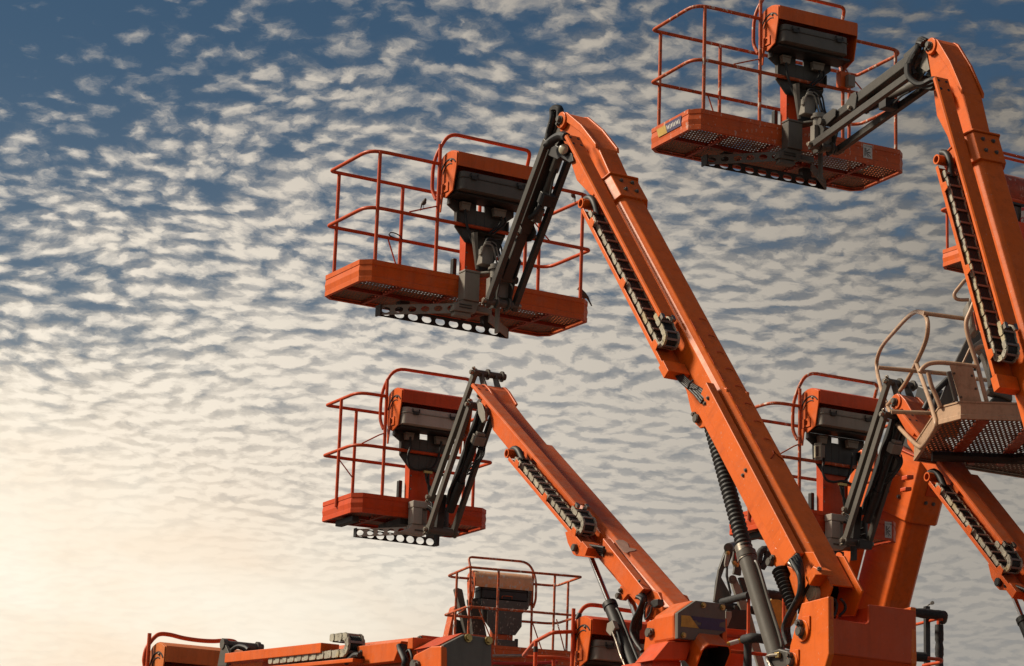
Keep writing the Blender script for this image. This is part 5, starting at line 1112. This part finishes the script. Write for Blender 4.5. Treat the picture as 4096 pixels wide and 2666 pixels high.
mb = MB(); mb.pxprism(B8f, 1, y8, c8((385, 650), (470, 645), (535, 680), (625, 1150), (440, 1150)), .12); build('jib_tube', mb, MAT['grey_sp'], L8, B8f, bevel=.01)
mb = MB(); mb.pxprism(B8f, 1, y8+.15, c8((205, 520), (225, 500), (300, 525), (420, 1120), (340, 1110), (250, 700)), .12); build('levelling_link', mb, MAT['grey'], L8, B8f, bevel=.01)
mb = MB(); mb.pxprism(B8f, 1, y8+.3, c8((188, 770), (205, 738), (232, 745), (236, 780), (180, 950), (170, 1200), (90, 1200)), .25); build('fly_boom', mb, MAT['orange_old'], L8, B8f, bevel=.01)
mb = MB(); mb.pxprism(B8f, 1, y8+.28, c8((182, 1000), (210, 920), (330, 960), (300, 1160), (190, 1160)), .02); build('boom_mouth', mb, MAT['dark'], L8, B8f)  # thin black plate drawn for the dark boom opening
chassis(L8, B8, -4.2, -3.0, -2.6, 0)

# ================================================================== lift 9: platform cut by the bottom edge
B9 = Fr(27, 0, 0, 0); p9 = at_depth(c6((1055, 1072))[0], 22.3); off = B9.w((-.42, -.235, 1.305))-B9.o; o9 = p9-off; B9 = Fr(27, o9.x, o9.y, o9.z-CAMZ)
L9 = thing('boom_lift', 'orange lift cut by the bottom edge behind the black barrel, black tape on its rails', 'boom lift', Vector((B9.w((0, -2.5, 0)).x, B9.w((0, -2.5, 0)).y, 0)), 27, GROUP)
zt = B9.px(1, .02, c8((1830, 1090)))[0].z
rt = [B9.px(1, .02, c8((1835, 1088)))[0], B9.px(1, .02, c8((1660, 1092)))[0], B9.px(1, .02, c8((1490, 1100)))[0], B9.px(2, zt-.02, c8((1255, 1225)))[0], B9.px(2, zt-.03, c8((1108, 1408)))[0], B9.px(2, zt-.03, c8((1150, 1422)))[0], B9.px(2, zt-.03, c8((1520, 1430)))[0], B9.px(2, zt-.03, c8((1800, 1465)))[0], B9.px(2, zt-.03, c8((1960, 1500)))[0]]
platform(L9, B9, 1.22, .9, CH_A, MAT['orange'], MAT['rail'], [('top_rail', rt, [0, .1, .2, .1, .04, .02, .1, .1, 0]), railsA()[1]], [(-.476, .014, .1, 1.42), (.476, .014, .1, 1.38)], CROSS_A)
for q in (((1275, 1215)), ((1515, 1435))):
    p = B9.px(2, zt-.03, c8(q))[0]; mb = MB(); mb.tube([B9.w(p), B9.w((p.x, p.y, .1))], .0185, 10); po = build('rail_post', mb, MAT['rail'], L9, B9, smooth=True)
    if q[0] < 1400: mb = MB(); mb.cyl(B9.w((p.x, p.y, p.z-.10)), B9.w((p.x, p.y, p.z-.05)), .0205, 10); build('tape_band', mb, MAT['black'], po, B9, smooth=True)
lp9 = [B9.px(1, .05, [q])[0] for q in c6((930, 1420), (905, 1380), (890, 1280), (885, 1160), (915, 1080), (945, 1010), (990, 960), (1050, 945), (1170, 960), (1300, 985), (1440, 1005))]
mb = MB(); mb.tube(smooth_path([B9.w(p) for p in lp9]+[B9.w(lp9[-1]+Vector((.12, 0, .0))), B9.w(lp9[-1]+Vector((.16, .06, -.12)))]), .019, 10); hg = build('hood_guard', mb, MAT['rail'], L9, B9, smooth=True)
q0, q1 = [B9.w(p) for p in B9.px(1, .05, c6((914, 1078), (940, 1025)))]; mb = MB(); mb.cyl(q0, q1, .023, 10); build('tape_band', mb, MAT['black'], hg, B9, smooth=True)
console(L9, B9, MAT['red_orange'], MAT['grey_lt'], MAT['grey'], MAT['red_orange'], m_cap=MAT['orange'])
mount_perforated(L9, B9, MAT['grey_lt'])
chassis(L9, B9, -3.2, -1.8, -.2, 0)
mb = MB(); mb.box(B9, (-.16, -2.2, -.22), (.16, -.42, -.02)); build('main_boom', mb, MAT['orange'], L9, B9, bevel=.01)

# ================================================================== lift 10: foam-wrapped platform behind the big base
B11 = Fr(16.79, 3.842, 28.188, 2.828)
L10 = thing('boom_lift', 'boom lift with rails wrapped in black foam and a dark grey folded jib', 'boom lift', Vector((B11.w((-.3, 3.6, 0)).x, B11.w((-.3, 3.6, 0)).y, 0)), 16.8, GROUP)
def foam(name, pts, r, mat='foam'):
    mb = MB(); P = smooth_path([B11.w(p) for p in pts], 4); rnd = random.Random(len(PM)); mb.tube(P, [r*(1+rnd.uniform(-.10, .10)) for _ in P], 12); return build(name, mb, MAT[mat], L10, B11, smooth=True)
zp = lambda z, cr: B11.px(2, z, cr)
foam('foam_top_rail', zp(H2, c11((195, 805), (300, 780), (420, 748), (505, 728))), .042); foam('foam_top_rail', zp(H2, c11((705, 712), (790, 722), (880, 735), (945, 750))), .050)
foam('foam_top_rail', zp(H2, c11((190, 812), (250, 860), (420, 882), (560, 900), (720, 915), (870, 925))), .050)
foam('foam_top_rail', zp(H2, c12((1000, 815), (1400, 860), (1760, 905), (1900, 920), (2050, 935), (2082, 950), (2070, 990))), .055)
mb = MB(); mb.tube([B11.w(p) for p in fillet(zp(H2-.05, c12((2070, 985), (2010, 980), (1760, 1045), (1400, 1080))), .05)], .0185, 10); build('top_rail', mb, MAT['rail'], L10, B11, smooth=True)
mb = MB(); mb.tube([B11.w(p) for p in fillet(zp(.66, c12((1500, 1400), (1760, 1440), (2065, 1470), (2050, 1500), (1840, 1540))), .08)], .02, 10); mr = build('mid_rail', mb, MAT['rail'], L10, B11, smooth=True)
P = zp(.66, c12((1640, 1425), (1870, 1440))); mb = MB(); mb.tube([B11.w(p) for p in P], .055, 12); build('foam_sleeve', mb, MAT['foam'], mr, B11, smooth=True)
def vpost(name, cr, z0, mat, r=.0185, z=H2, sub=None):
    p = zp(z, cr)[0]; mb = MB(); mb.tube([B11.w(p), B11.w((p.x, p.y, z0))], r, 10); return build(name, mb, MAT[mat], sub or L10, B11, smooth=True), p
for q in ((505, 740), (912, 710)): vpost('rail_post', c11(q), .1, 'rail')
vpost('rail_post', c12((2018, 985)), .1, 'rail')
po, p = vpost('rail_post', c12((2030, 980)), .62, 'rail'); mb = MB(); rnd = random.Random(5); n = 14; mb.tube([B11.w((p.x, p.y, 1.17-.48*k/n)) for k in range(n+1)], [.048*(1+rnd.uniform(-.12, .12)) for k in range(n+1)], 12); build('foam_sleeve', mb, MAT['foam'], po, B11, smooth=True)
for q, cr, zz in (((362, 850), c11, H2), ((1882, 830), c12, H2+.12)):
    p = zp(zz, cr(q))[0]; mb = MB(); mb.box(B11, (p.x-.03, p.y-.03, .0), (p.x+.03, p.y+.03, p.z)); sq = build('square_post', mb, MAT['dark'], L10, B11, bevel=.004)
    if cr is c12: mb = MB(); mb.tube([B11.w(q_) for q_ in B11.px(1, p.y, c12((1885, 830), (1900, 815), (1945, 790)))], .008, 6); a = B11.w(B11.px(1, p.y, c12((1948, 788)))[0]); mb.tube([a-B11.a[1]*.012, a+B11.a[1]*.012], .022, 10); build('locking_pin', mb, MAT['steel'], sq, B11)
foam('foam_mid_rail', zp(.62, c11((450, 1240), (560, 1222), (700, 1235), (860, 1260), (980, 1300))), .05); 
P = [B11.w(p) for p in B11.px(1, -.05, c11((225, 1305), (480, 1232)))]; mb = MB(); mb.tube(P, .024, 10); yb_ = build('yellow_bar', mb, MAT['yellow'], L10, B11, smooth=True)
mb = MB(); mb.tube([P[0].lerp(P[1], .22), P[0].lerp(P[1], .62)], .0255, 10); build('bar_label', mb, MAT['white'], yb_, B11, smooth=True)
mb = MB(); mb.tube([B11.w(p) for p in B11.px(1, 0, c11((160, 1355), (300, 1375), (700, 1415), (900, 1440)))], .02, 10); build('lower_rail', mb, MAT['rail'], L10, B11, smooth=True)
for q in ((205, 1360), (495, 1270)):
    p = B11.px(1, -.04, c11(q))[0]; mb = MB(); rnd = random.Random(q[0]); mb.tube([B11.w((p.x, p.y, p.z-.1*k)) for k in range(8)], [.047*(1+rnd.uniform(-.1, .1)) for k in range(8)], 12); build('foam_post', mb, MAT['foam'], L10, B11, smooth=True)
# folded jib behind the rails
yj = .9
def jpart(name, y, pts, th, mat, bv=.006, cr=c11): mb = MB(); mb.pxprism(B11, 1, y, cr(*pts), th); return build(name, mb, MAT[mat], L10, B11, bevel=bv)
jpart('jib_plate', yj, ((250, 180), (300, 160), (310, 200), (250, 400), (225, 420), (190, 520), (310, 740), (300, 860), (105, 800), (160, 430)), .05, 'grey')
jpart('jib_plate', yj+.051, ((130, 560), (165, 430), (250, 240), (190, 520), (160, 800), (105, 800)), .04, 'dark')
jpart('jib_plate', yj-.10, ((240, 190), (285, 150), (330, 170), (320, 260), (270, 400), (270, 500), (310, 700), (300, 740), (245, 500), (250, 400), (225, 390)), .03, 'dark')
jk = jpart('jib_plate', yj-.16, ((250, 230), (300, 210), (275, 390), (235, 400), (228, 360)), .03, 'grey_lt')
mb = MB(); mb.cyl(B11.w(B11.px(1, yj-.17, c11((270, 180)))[0]), B11.w(B11.px(1, yj+.1, c11((340, 160)))[0]), .055, 18); mb.cyl(B11.w(B11.px(1, yj-.19, c11((270, 180)))[0]), B11.w(B11.px(1, yj-.172, c11((270, 180)))[0]), .03, 14); build('pivot_tube', mb, MAT['grey'], L10, B11, smooth=True)
jpart('jib_plate', yj+.1, ((340, 170), (430, 240), (420, 500), (330, 480), (345, 400), (320, 330)), .05, 'grey')
jpart('levelling_link', yj-.2, ((300, 530), (345, 510), (380, 560), (470, 760), (520, 880), (700, 1549), (620, 1549), (430, 930), (330, 640)), .06, 'grey_lt')
jpart('levelling_link', yj-.05, ((395, 520), (470, 520), (500, 700), (470, 760)), .06, 'dark')
jpart('levelling_link', yj+.2, ((660, 560), (690, 550), (760, 800), (820, 1100), (950, 1400), (910, 1400), (780, 1000), (700, 750)), .06, 'grey')
mb = MB(); a = B11.w(B11.px(1, yj-.21, c11((315, 548)))[0]); mb.cyl(a, a-B11.a[1]*.02, .05, 16); mb.cyl(a-B11.a[1]*.021, a-B11.a[1]*.03, .028, 12); build('link_pin', mb, MAT['grey'], L10, B11, smooth=True)
mb = MB()
for q in ((262, 240), (338, 355), (365, 382)): mb.bolt(B11.w(B11.px(1, yj-.18, c11(q))[0]), -B11.a[1], .016, .02)
build('hose_fitting', mb, MAT['brass'], L10, B11)
jpart('hose_tag', yj-.14, ((345, 240), (362, 240), (370, 305), (350, 315)), .01, 'red', 0)
pts = [B11.px(1, yj-.2, [q])[0] for q in c11((620, 360), (625, 280), (650, 215), (695, 198), (722, 245), (705, 330), (655, 410))]
foam('corrugated_hose', pts, .042)
for k in range(3): hose(L10, 'hydraulic_hose', B11, [B11.px(1, yj-.1, [q])[0] for q in c11((615+12*k, 350), (610+10*k, 270+8*k), (650, 220+12*k), (640+8*k, 300))], .014)
mb = MB()
jpart('console_body', .25, ((245, 1110), (480, 1130), (480, 1300), (470, 1560), (90, 1560), (160, 1350), (245, 1330)), .3, 'red_orange')
jpart('console_rib', .22, ((245, 1180), (480, 1200), (480, 1225), (245, 1205)), .029, 'under', 0)
jpart('console_screen', .45, ((250, 890), (480, 900), (480, 1125), (250, 1105)), .2, 'dark')
jpart('jib_plate', .35, ((240, 910), (310, 915), (310, 980), (265, 1090), (240, 1080)), .03, 'grey_lt')
jpart('side_panel', .5, ((800, 960), (930, 880), (960, 840), (970, 1000), (900, 1240), (800, 1180)), .05, 'red_orange')
mb = MB(); c = B11.w(B11.px(1, .44, c11((880, 930)))[0]); mb.tube([c-B11.a[1]*.02, c+B11.a[1]*.02], .19, 28); build('yellow_disc', mb, MAT['yellow'], L10, B11, bevel=.004)
for q in ((900, 740), (955, 760)):
    pass
chassis(L10, B11.turned(.8), -4.0, -2.6, -1.9, .3)

# ================================================================== birds
def bird(label, p, heading, s, lean, tail):
    """p = point under the feet; body, head, beak, tail and legs in one continuous skin of rings"""
    th = thing('bird', label, 'bird', p, 0, 'small birds perched on the middle platform')
    h = Vector((math.cos(R(heading)), math.sin(R(heading)), 0)); z = Vector((0, 0, 1))
    def q(a, b): return p+h*a*s+z*b*s
    mb = MB()
    spine = [(-.95*math.cos(R(tail)), .42-.95*math.sin(R(tail))+.0), (-.55*math.cos(R(tail*.8)), .48-.5*math.sin(R(tail*.8))), (-.34, .42), (-.18, .47), (0, .56), (.16, .70), (.24, .86), (.30, .98), (.37, 1.02), (.44, 1.0), (.50, .975), (.60, .95)]
    rad = [.05, .07, .10, .19, .25, .24, .17, .155, .15, .11, .045, .008]
    mb.tube([q(a*(1-lean)-lean*(.5-b)*0, b) for a, b in spine], [r*s for r in rad], 12)
    build('body', mb, MAT['brown'], th, smooth=True)
    for sx in (-.08, .08):
        mb = MB(); w = h.cross(z)*sx*s; mb.tube([q(-.02, .40)+w, q(.02, .16)+w, q(0, -.0)+w, q(.12, -.01)+w], .016*s, 6); build('leg', mb, MAT['dark'], th)
bp1 = B1.w((-.627, .014, .775+.007)); bird('small brown bird perched on the thin brace left of the middle console', bp1, 10, .085, .45, 50)
bp2 = B1.w((1.165, .30, H2+.0185)); bird('small brown bird on the top rail at the far end of the middle platform', bp2, 200, .085, .45, 60)
bp3 = B1.w((1.20, .12, T)); bird('larger brown bird on the toe board corner, long tail hanging outside', bp3, 195, .13, .1, 40)

# ================================================================== ground, sky, sun
gm, gnt, gb = nodes('packed gravel'); gv = objvec(gnt)
gnt.links.new(mix(gnt, ramp(gnt, noise(gnt, gv, 3, 8, .7), .3, .7), (.085, .075, .065), (.05, .046, .042)), gb.inputs['Base Color']); gb.inputs['Roughness'].default_value = .95
mb = MB(); mb.add([(-3000, -3000, 0), (3000, -3000, 0), (3000, 6000, 0), (-3000, 6000, 0)], [[0, 1, 2, 3]]); g = build('ground', mb, gm, None); g['kind'] = 'structure'

SUN_AZ, SUN_EL = -82, 38     # degrees left of the view, and above the horizon
sd = Vector((math.sin(R(SUN_AZ))*math.cos(R(SUN_EL)), math.cos(R(SUN_AZ))*math.cos(R(SUN_EL)), math.sin(R(SUN_EL))))
ld = bpy.data.lights.new('sun', 'SUN'); ld.energy = 5.0; ld.angle = R(12); ld.color = (1, .88, .70)
lo = bpy.data.objects.new('sun', ld); COL.objects.link(lo); lo.rotation_euler = sd.to_track_quat('Z', 'Y').to_euler(); lo.location = (-20, 0, 40)

w = bpy.data.worlds.new('World'); sc.world = w; w.use_nodes = True; nt = w.node_tree; nt.nodes.clear()
out = N(nt, 'ShaderNodeOutputWorld'); bg = N(nt, 'ShaderNodeBackground'); nt.links.new(bg.outputs[0], out.inputs[0])
sky = N(nt, 'ShaderNodeTexSky'); sky.sky_type = 'NISHITA'; sky.sun_disc = False; sky.sun_elevation = R(SUN_EL); sky.sun_rotation = R(SUN_AZ); sky.dust_density = 1.5
SKYS = .1
bg.inputs[1].default_value = SKYS
tc = N(nt, 'ShaderNodeTexCoord'); nrm = N(nt, 'ShaderNodeVectorMath', operation='NORMALIZE'); nt.links.new(tc.outputs['Generated'], nrm.inputs[0])
sp = N(nt, 'ShaderNodeSeparateXYZ'); nt.links.new(nrm.outputs[0], sp.inputs[0])
dx, dy, dz = sp.outputs
zc = mth(nt, 'MULTIPLY', mth(nt, 'ADD', mth(nt, 'MAXIMUM', dz, .0), .18), .86)
px_, py_ = mth(nt, 'DIVIDE', dx, zc), mth(nt, 'DIVIDE', dy, zc)
cv = N(nt, 'ShaderNodeCombineXYZ'); nt.links.new(px_, cv.inputs[0]); nt.links.new(py_, cv.inputs[1])
P0 = cv.outputs[0]
def vmath(op, a, b):
    n = N(nt, 'ShaderNodeVectorMath', operation=op)
    for i, v in enumerate((a, b)):
        if isinstance(v, tuple): n.inputs[i].default_value = v
        else: nt.links.new(v, n.inputs[i])
    return n.outputs[0]
def nz(vec, scale, detail, rough, col=False):
    n = N(nt, 'ShaderNodeTexNoise'); n.inputs['Scale'].default_value = scale; n.inputs['Detail'].default_value = detail; n.inputs['Roughness'].default_value = rough
    nt.links.new(vec, n.inputs['Vector']); return n.outputs[1 if col else 0]
# gentle warp, then puffs gathered in cells and broken up by finer turbulence
warp = vmath('MULTIPLY', vmath('SUBTRACT', nz(P0, 3.0, 3, .5, True), (.5, .5, .5)), (.10, .10, 0))
P1 = vmath('ADD', P0, warp)
fine = vmath('MULTIPLY', vmath('SUBTRACT', nz(P1, 44, 4, .6, True), (.5, .5, .5)), (.030, .030, 0))
P3 = vmath('ADD', P1, fine)
def cells(vec, scale, sm):
    n = N(nt, 'ShaderNodeTexVoronoi', feature='SMOOTH_F1', voronoi_dimensions='2D'); n.inputs['Scale'].default_value = scale; n.inputs['Smoothness'].default_value = sm
    nt.links.new(vec, n.inputs['Vector']); return n.outputs['Distance']
def dens(vec):
    c = mth(nt, 'SUBTRACT', .88, cells(vec, 34, .7))
    a = nz(vec, 36, 7, .60); b = nz(vec, 12.5, 3, .5); d = nz(vec, 4, 2, .5)
    r = mth(nt, 'ADD', mth(nt, 'MULTIPLY', c, .27), mth(nt, 'MULTIPLY', a, .50))
    return mth(nt, 'ADD', r, mth(nt, 'ADD', mth(nt, 'MULTIPLY', b, .27), mth(nt, 'MULTIPLY', d, .19)))
D0 = dens(P3)
D1 = dens(vmath('ADD', P3, (.004, .016, 0)))
# coverage: thin at the upper left and along the top, closed lower down
az = mth(nt, 'DIVIDE', dx, mth(nt, 'MAXIMUM', dy, .05))
cov = mth(nt, 'ADD', mth(nt, 'MULTIPLY', nz(P0, 1.7, 3, .5), .34), -.15)
cov = mth(nt, 'ADD', cov, mth(nt, 'ADD', mth(nt, 'MULTIPLY', mth(nt, 'MINIMUM', mth(nt, 'MAXIMUM', az, -.3), .02), .66), mth(nt, 'MULTIPLY', mth(nt, 'MINIMUM', mth(nt, 'SUBTRACT', .338, dz), .13), 1.75)))
lft = mth(nt, 'MULTIPLY', mth(nt, 'MAXIMUM', mth(nt, 'SUBTRACT', -.105, az), 0), mth(nt, 'MAXIMUM', mth(nt, 'SUBTRACT', dz, .235), 0))
cov = mth(nt, 'SUBTRACT', cov, mth(nt, 'MULTIPLY', lft, 6))
cov = mth(nt, 'SUBTRACT', cov, mth(nt, 'MULTIPLY', mth(nt, 'MAXIMUM', mth(nt, 'SUBTRACT', dz, .338), 0), .3))
e = mth(nt, 'ADD', D0, cov)
mr = N(nt, 'ShaderNodeMapRange', interpolation_type='SMOOTHSTEP'); nt.links.new(e, mr.inputs[0]); mr.inputs[1].default_value = .465; mr.inputs[2].default_value = .77
alpha = mr.outputs[0]
haze = N(nt, 'ShaderNodeMapRange', interpolation_type='SMOOTHSTEP'); nt.links.new(mth(nt, 'ADD', dz, mth(nt, 'MULTIPLY', az, .28)), haze.inputs[0]); haze.inputs[1].default_value = .185; haze.inputs[2].default_value = .108
hz2 = N(nt, 'ShaderNodeMapRange', interpolation_type='SMOOTHSTEP'); nt.links.new(dz, hz2.inputs[0]); hz2.inputs[1].default_value = .26; hz2.inputs[2].default_value = .09; hz2.inputs[4].default_value = .78
hz = mth(nt, 'MAXIMUM', haze.outputs[0], hz2.outputs[0])
lit = N(nt, 'ShaderNodeMapRange'); nt.links.new(mth(nt, 'SUBTRACT', D0, D1), lit.inputs[0]); lit.inputs[1].default_value = -.085; lit.inputs[2].default_value = .075
# glow of the hidden low sun behind the cloud sheet at the lower left
gdir = Vector((math.sin(R(-15))*math.cos(R(3)), math.cos(R(-15))*math.cos(R(3)), math.sin(R(3))))
gd = N(nt, 'ShaderNodeVectorMath', operation='DOT_PRODUCT'); nt.links.new(nrm.outputs[0], gd.inputs[0]); gd.inputs[1].default_value = gdir
gl = N(nt, 'ShaderNodeMapRange', interpolation_type='SMOOTHSTEP'); nt.links.new(gd.outputs['Value'], gl.inputs[0]); gl.inputs[1].default_value = .950; gl.inputs[2].default_value = .9995
glow = gl.outputs[0]
k = 1/SKYS
def kc(c): return tuple(x*k for x in c)
blue = mix(nt, 1.0, sky.outputs[0], (.26, .36, .40), 'MULTIPLY')
veil = N(nt, 'ShaderNodeMapRange', interpolation_type='SMOOTHSTEP'); nt.links.new(dz, veil.inputs[0]); veil.inputs[1].default_value = .37; veil.inputs[2].default_value = .14; veil.inputs[4].default_value = .55
blue = mix(nt, veil.outputs[0], blue, kc((.25, .28, .31)))
dn = N(nt, 'ShaderNodeMapRange'); nt.links.new(e, dn.inputs[0]); dn.inputs[1].default_value = .52; dn.inputs[2].default_value = .95
lf = mth(nt, 'SUBTRACT', mth(nt, 'MULTIPLY_ADD', dn.outputs[0], .75, mth(nt, 'MULTIPLY', lit.outputs[0], .62)), .06)
cl = mix(nt, lf, kc((.165, .195, .235)), kc((.72, .65, .555)))
cl = mix(nt, glow, cl, mix(nt, lf, kc((.62, .55, .45)), kc((1.05, .95, .80))))
shade = N(nt, 'ShaderNodeMapRange'); nt.links.new(gd.outputs['Value'], shade.inputs[0]); shade.inputs[1].default_value = .87; shade.inputs[2].default_value = .965; shade.inputs[3].default_value = .37; shade.inputs[4].default_value = 1.0
rear = N(nt, 'ShaderNodeMapRange', interpolation_type='SMOOTHSTEP'); nt.links.new(dy, rear.inputs[0]); rear.inputs[1].default_value = .75; rear.inputs[2].default_value = -.1
fm = mth(nt, 'ADD', shade.outputs[0], mth(nt, 'MULTIPLY', rear.outputs[0], .38))
cl = mix(nt, 1.0, cl, fm, 'MULTIPLY')
col = mix(nt, alpha, blue, cl)
streak = nz(vmath('ADD', vmath('MULTIPLY', P0, (1.3, .7, 1)), warp), 1.5, 5, .55)
hc0 = mix(nt, ramp(nt, streak, .35, .65), kc((.27, .268, .262)), kc((.43, .395, .345)))
hc1 = mix(nt, ramp(nt, streak, .35, .65), kc((1.0, .80, .60)), kc((1.07, .99, .83)))
gh = N(nt, 'ShaderNodeMapRange', interpolation_type='SMOOTHSTEP'); nt.links.new(gd.outputs['Value'], gh.inputs[0]); gh.inputs[1].default_value = .925; gh.inputs[2].default_value = .995
hcol = mix(nt, gh.outputs[0], hc0, hc1)
col = mix(nt, mth(nt, 'MULTIPLY', hz, .92), col, hcol)
nt.links.new(col, bg.inputs[0])
w.cycles.sampling_method = 'MANUAL'; w.cycles.sample_map_resolution = 512
sc.cycles.max_bounces = 6; sc.cycles.transparent_max_bounces = 8
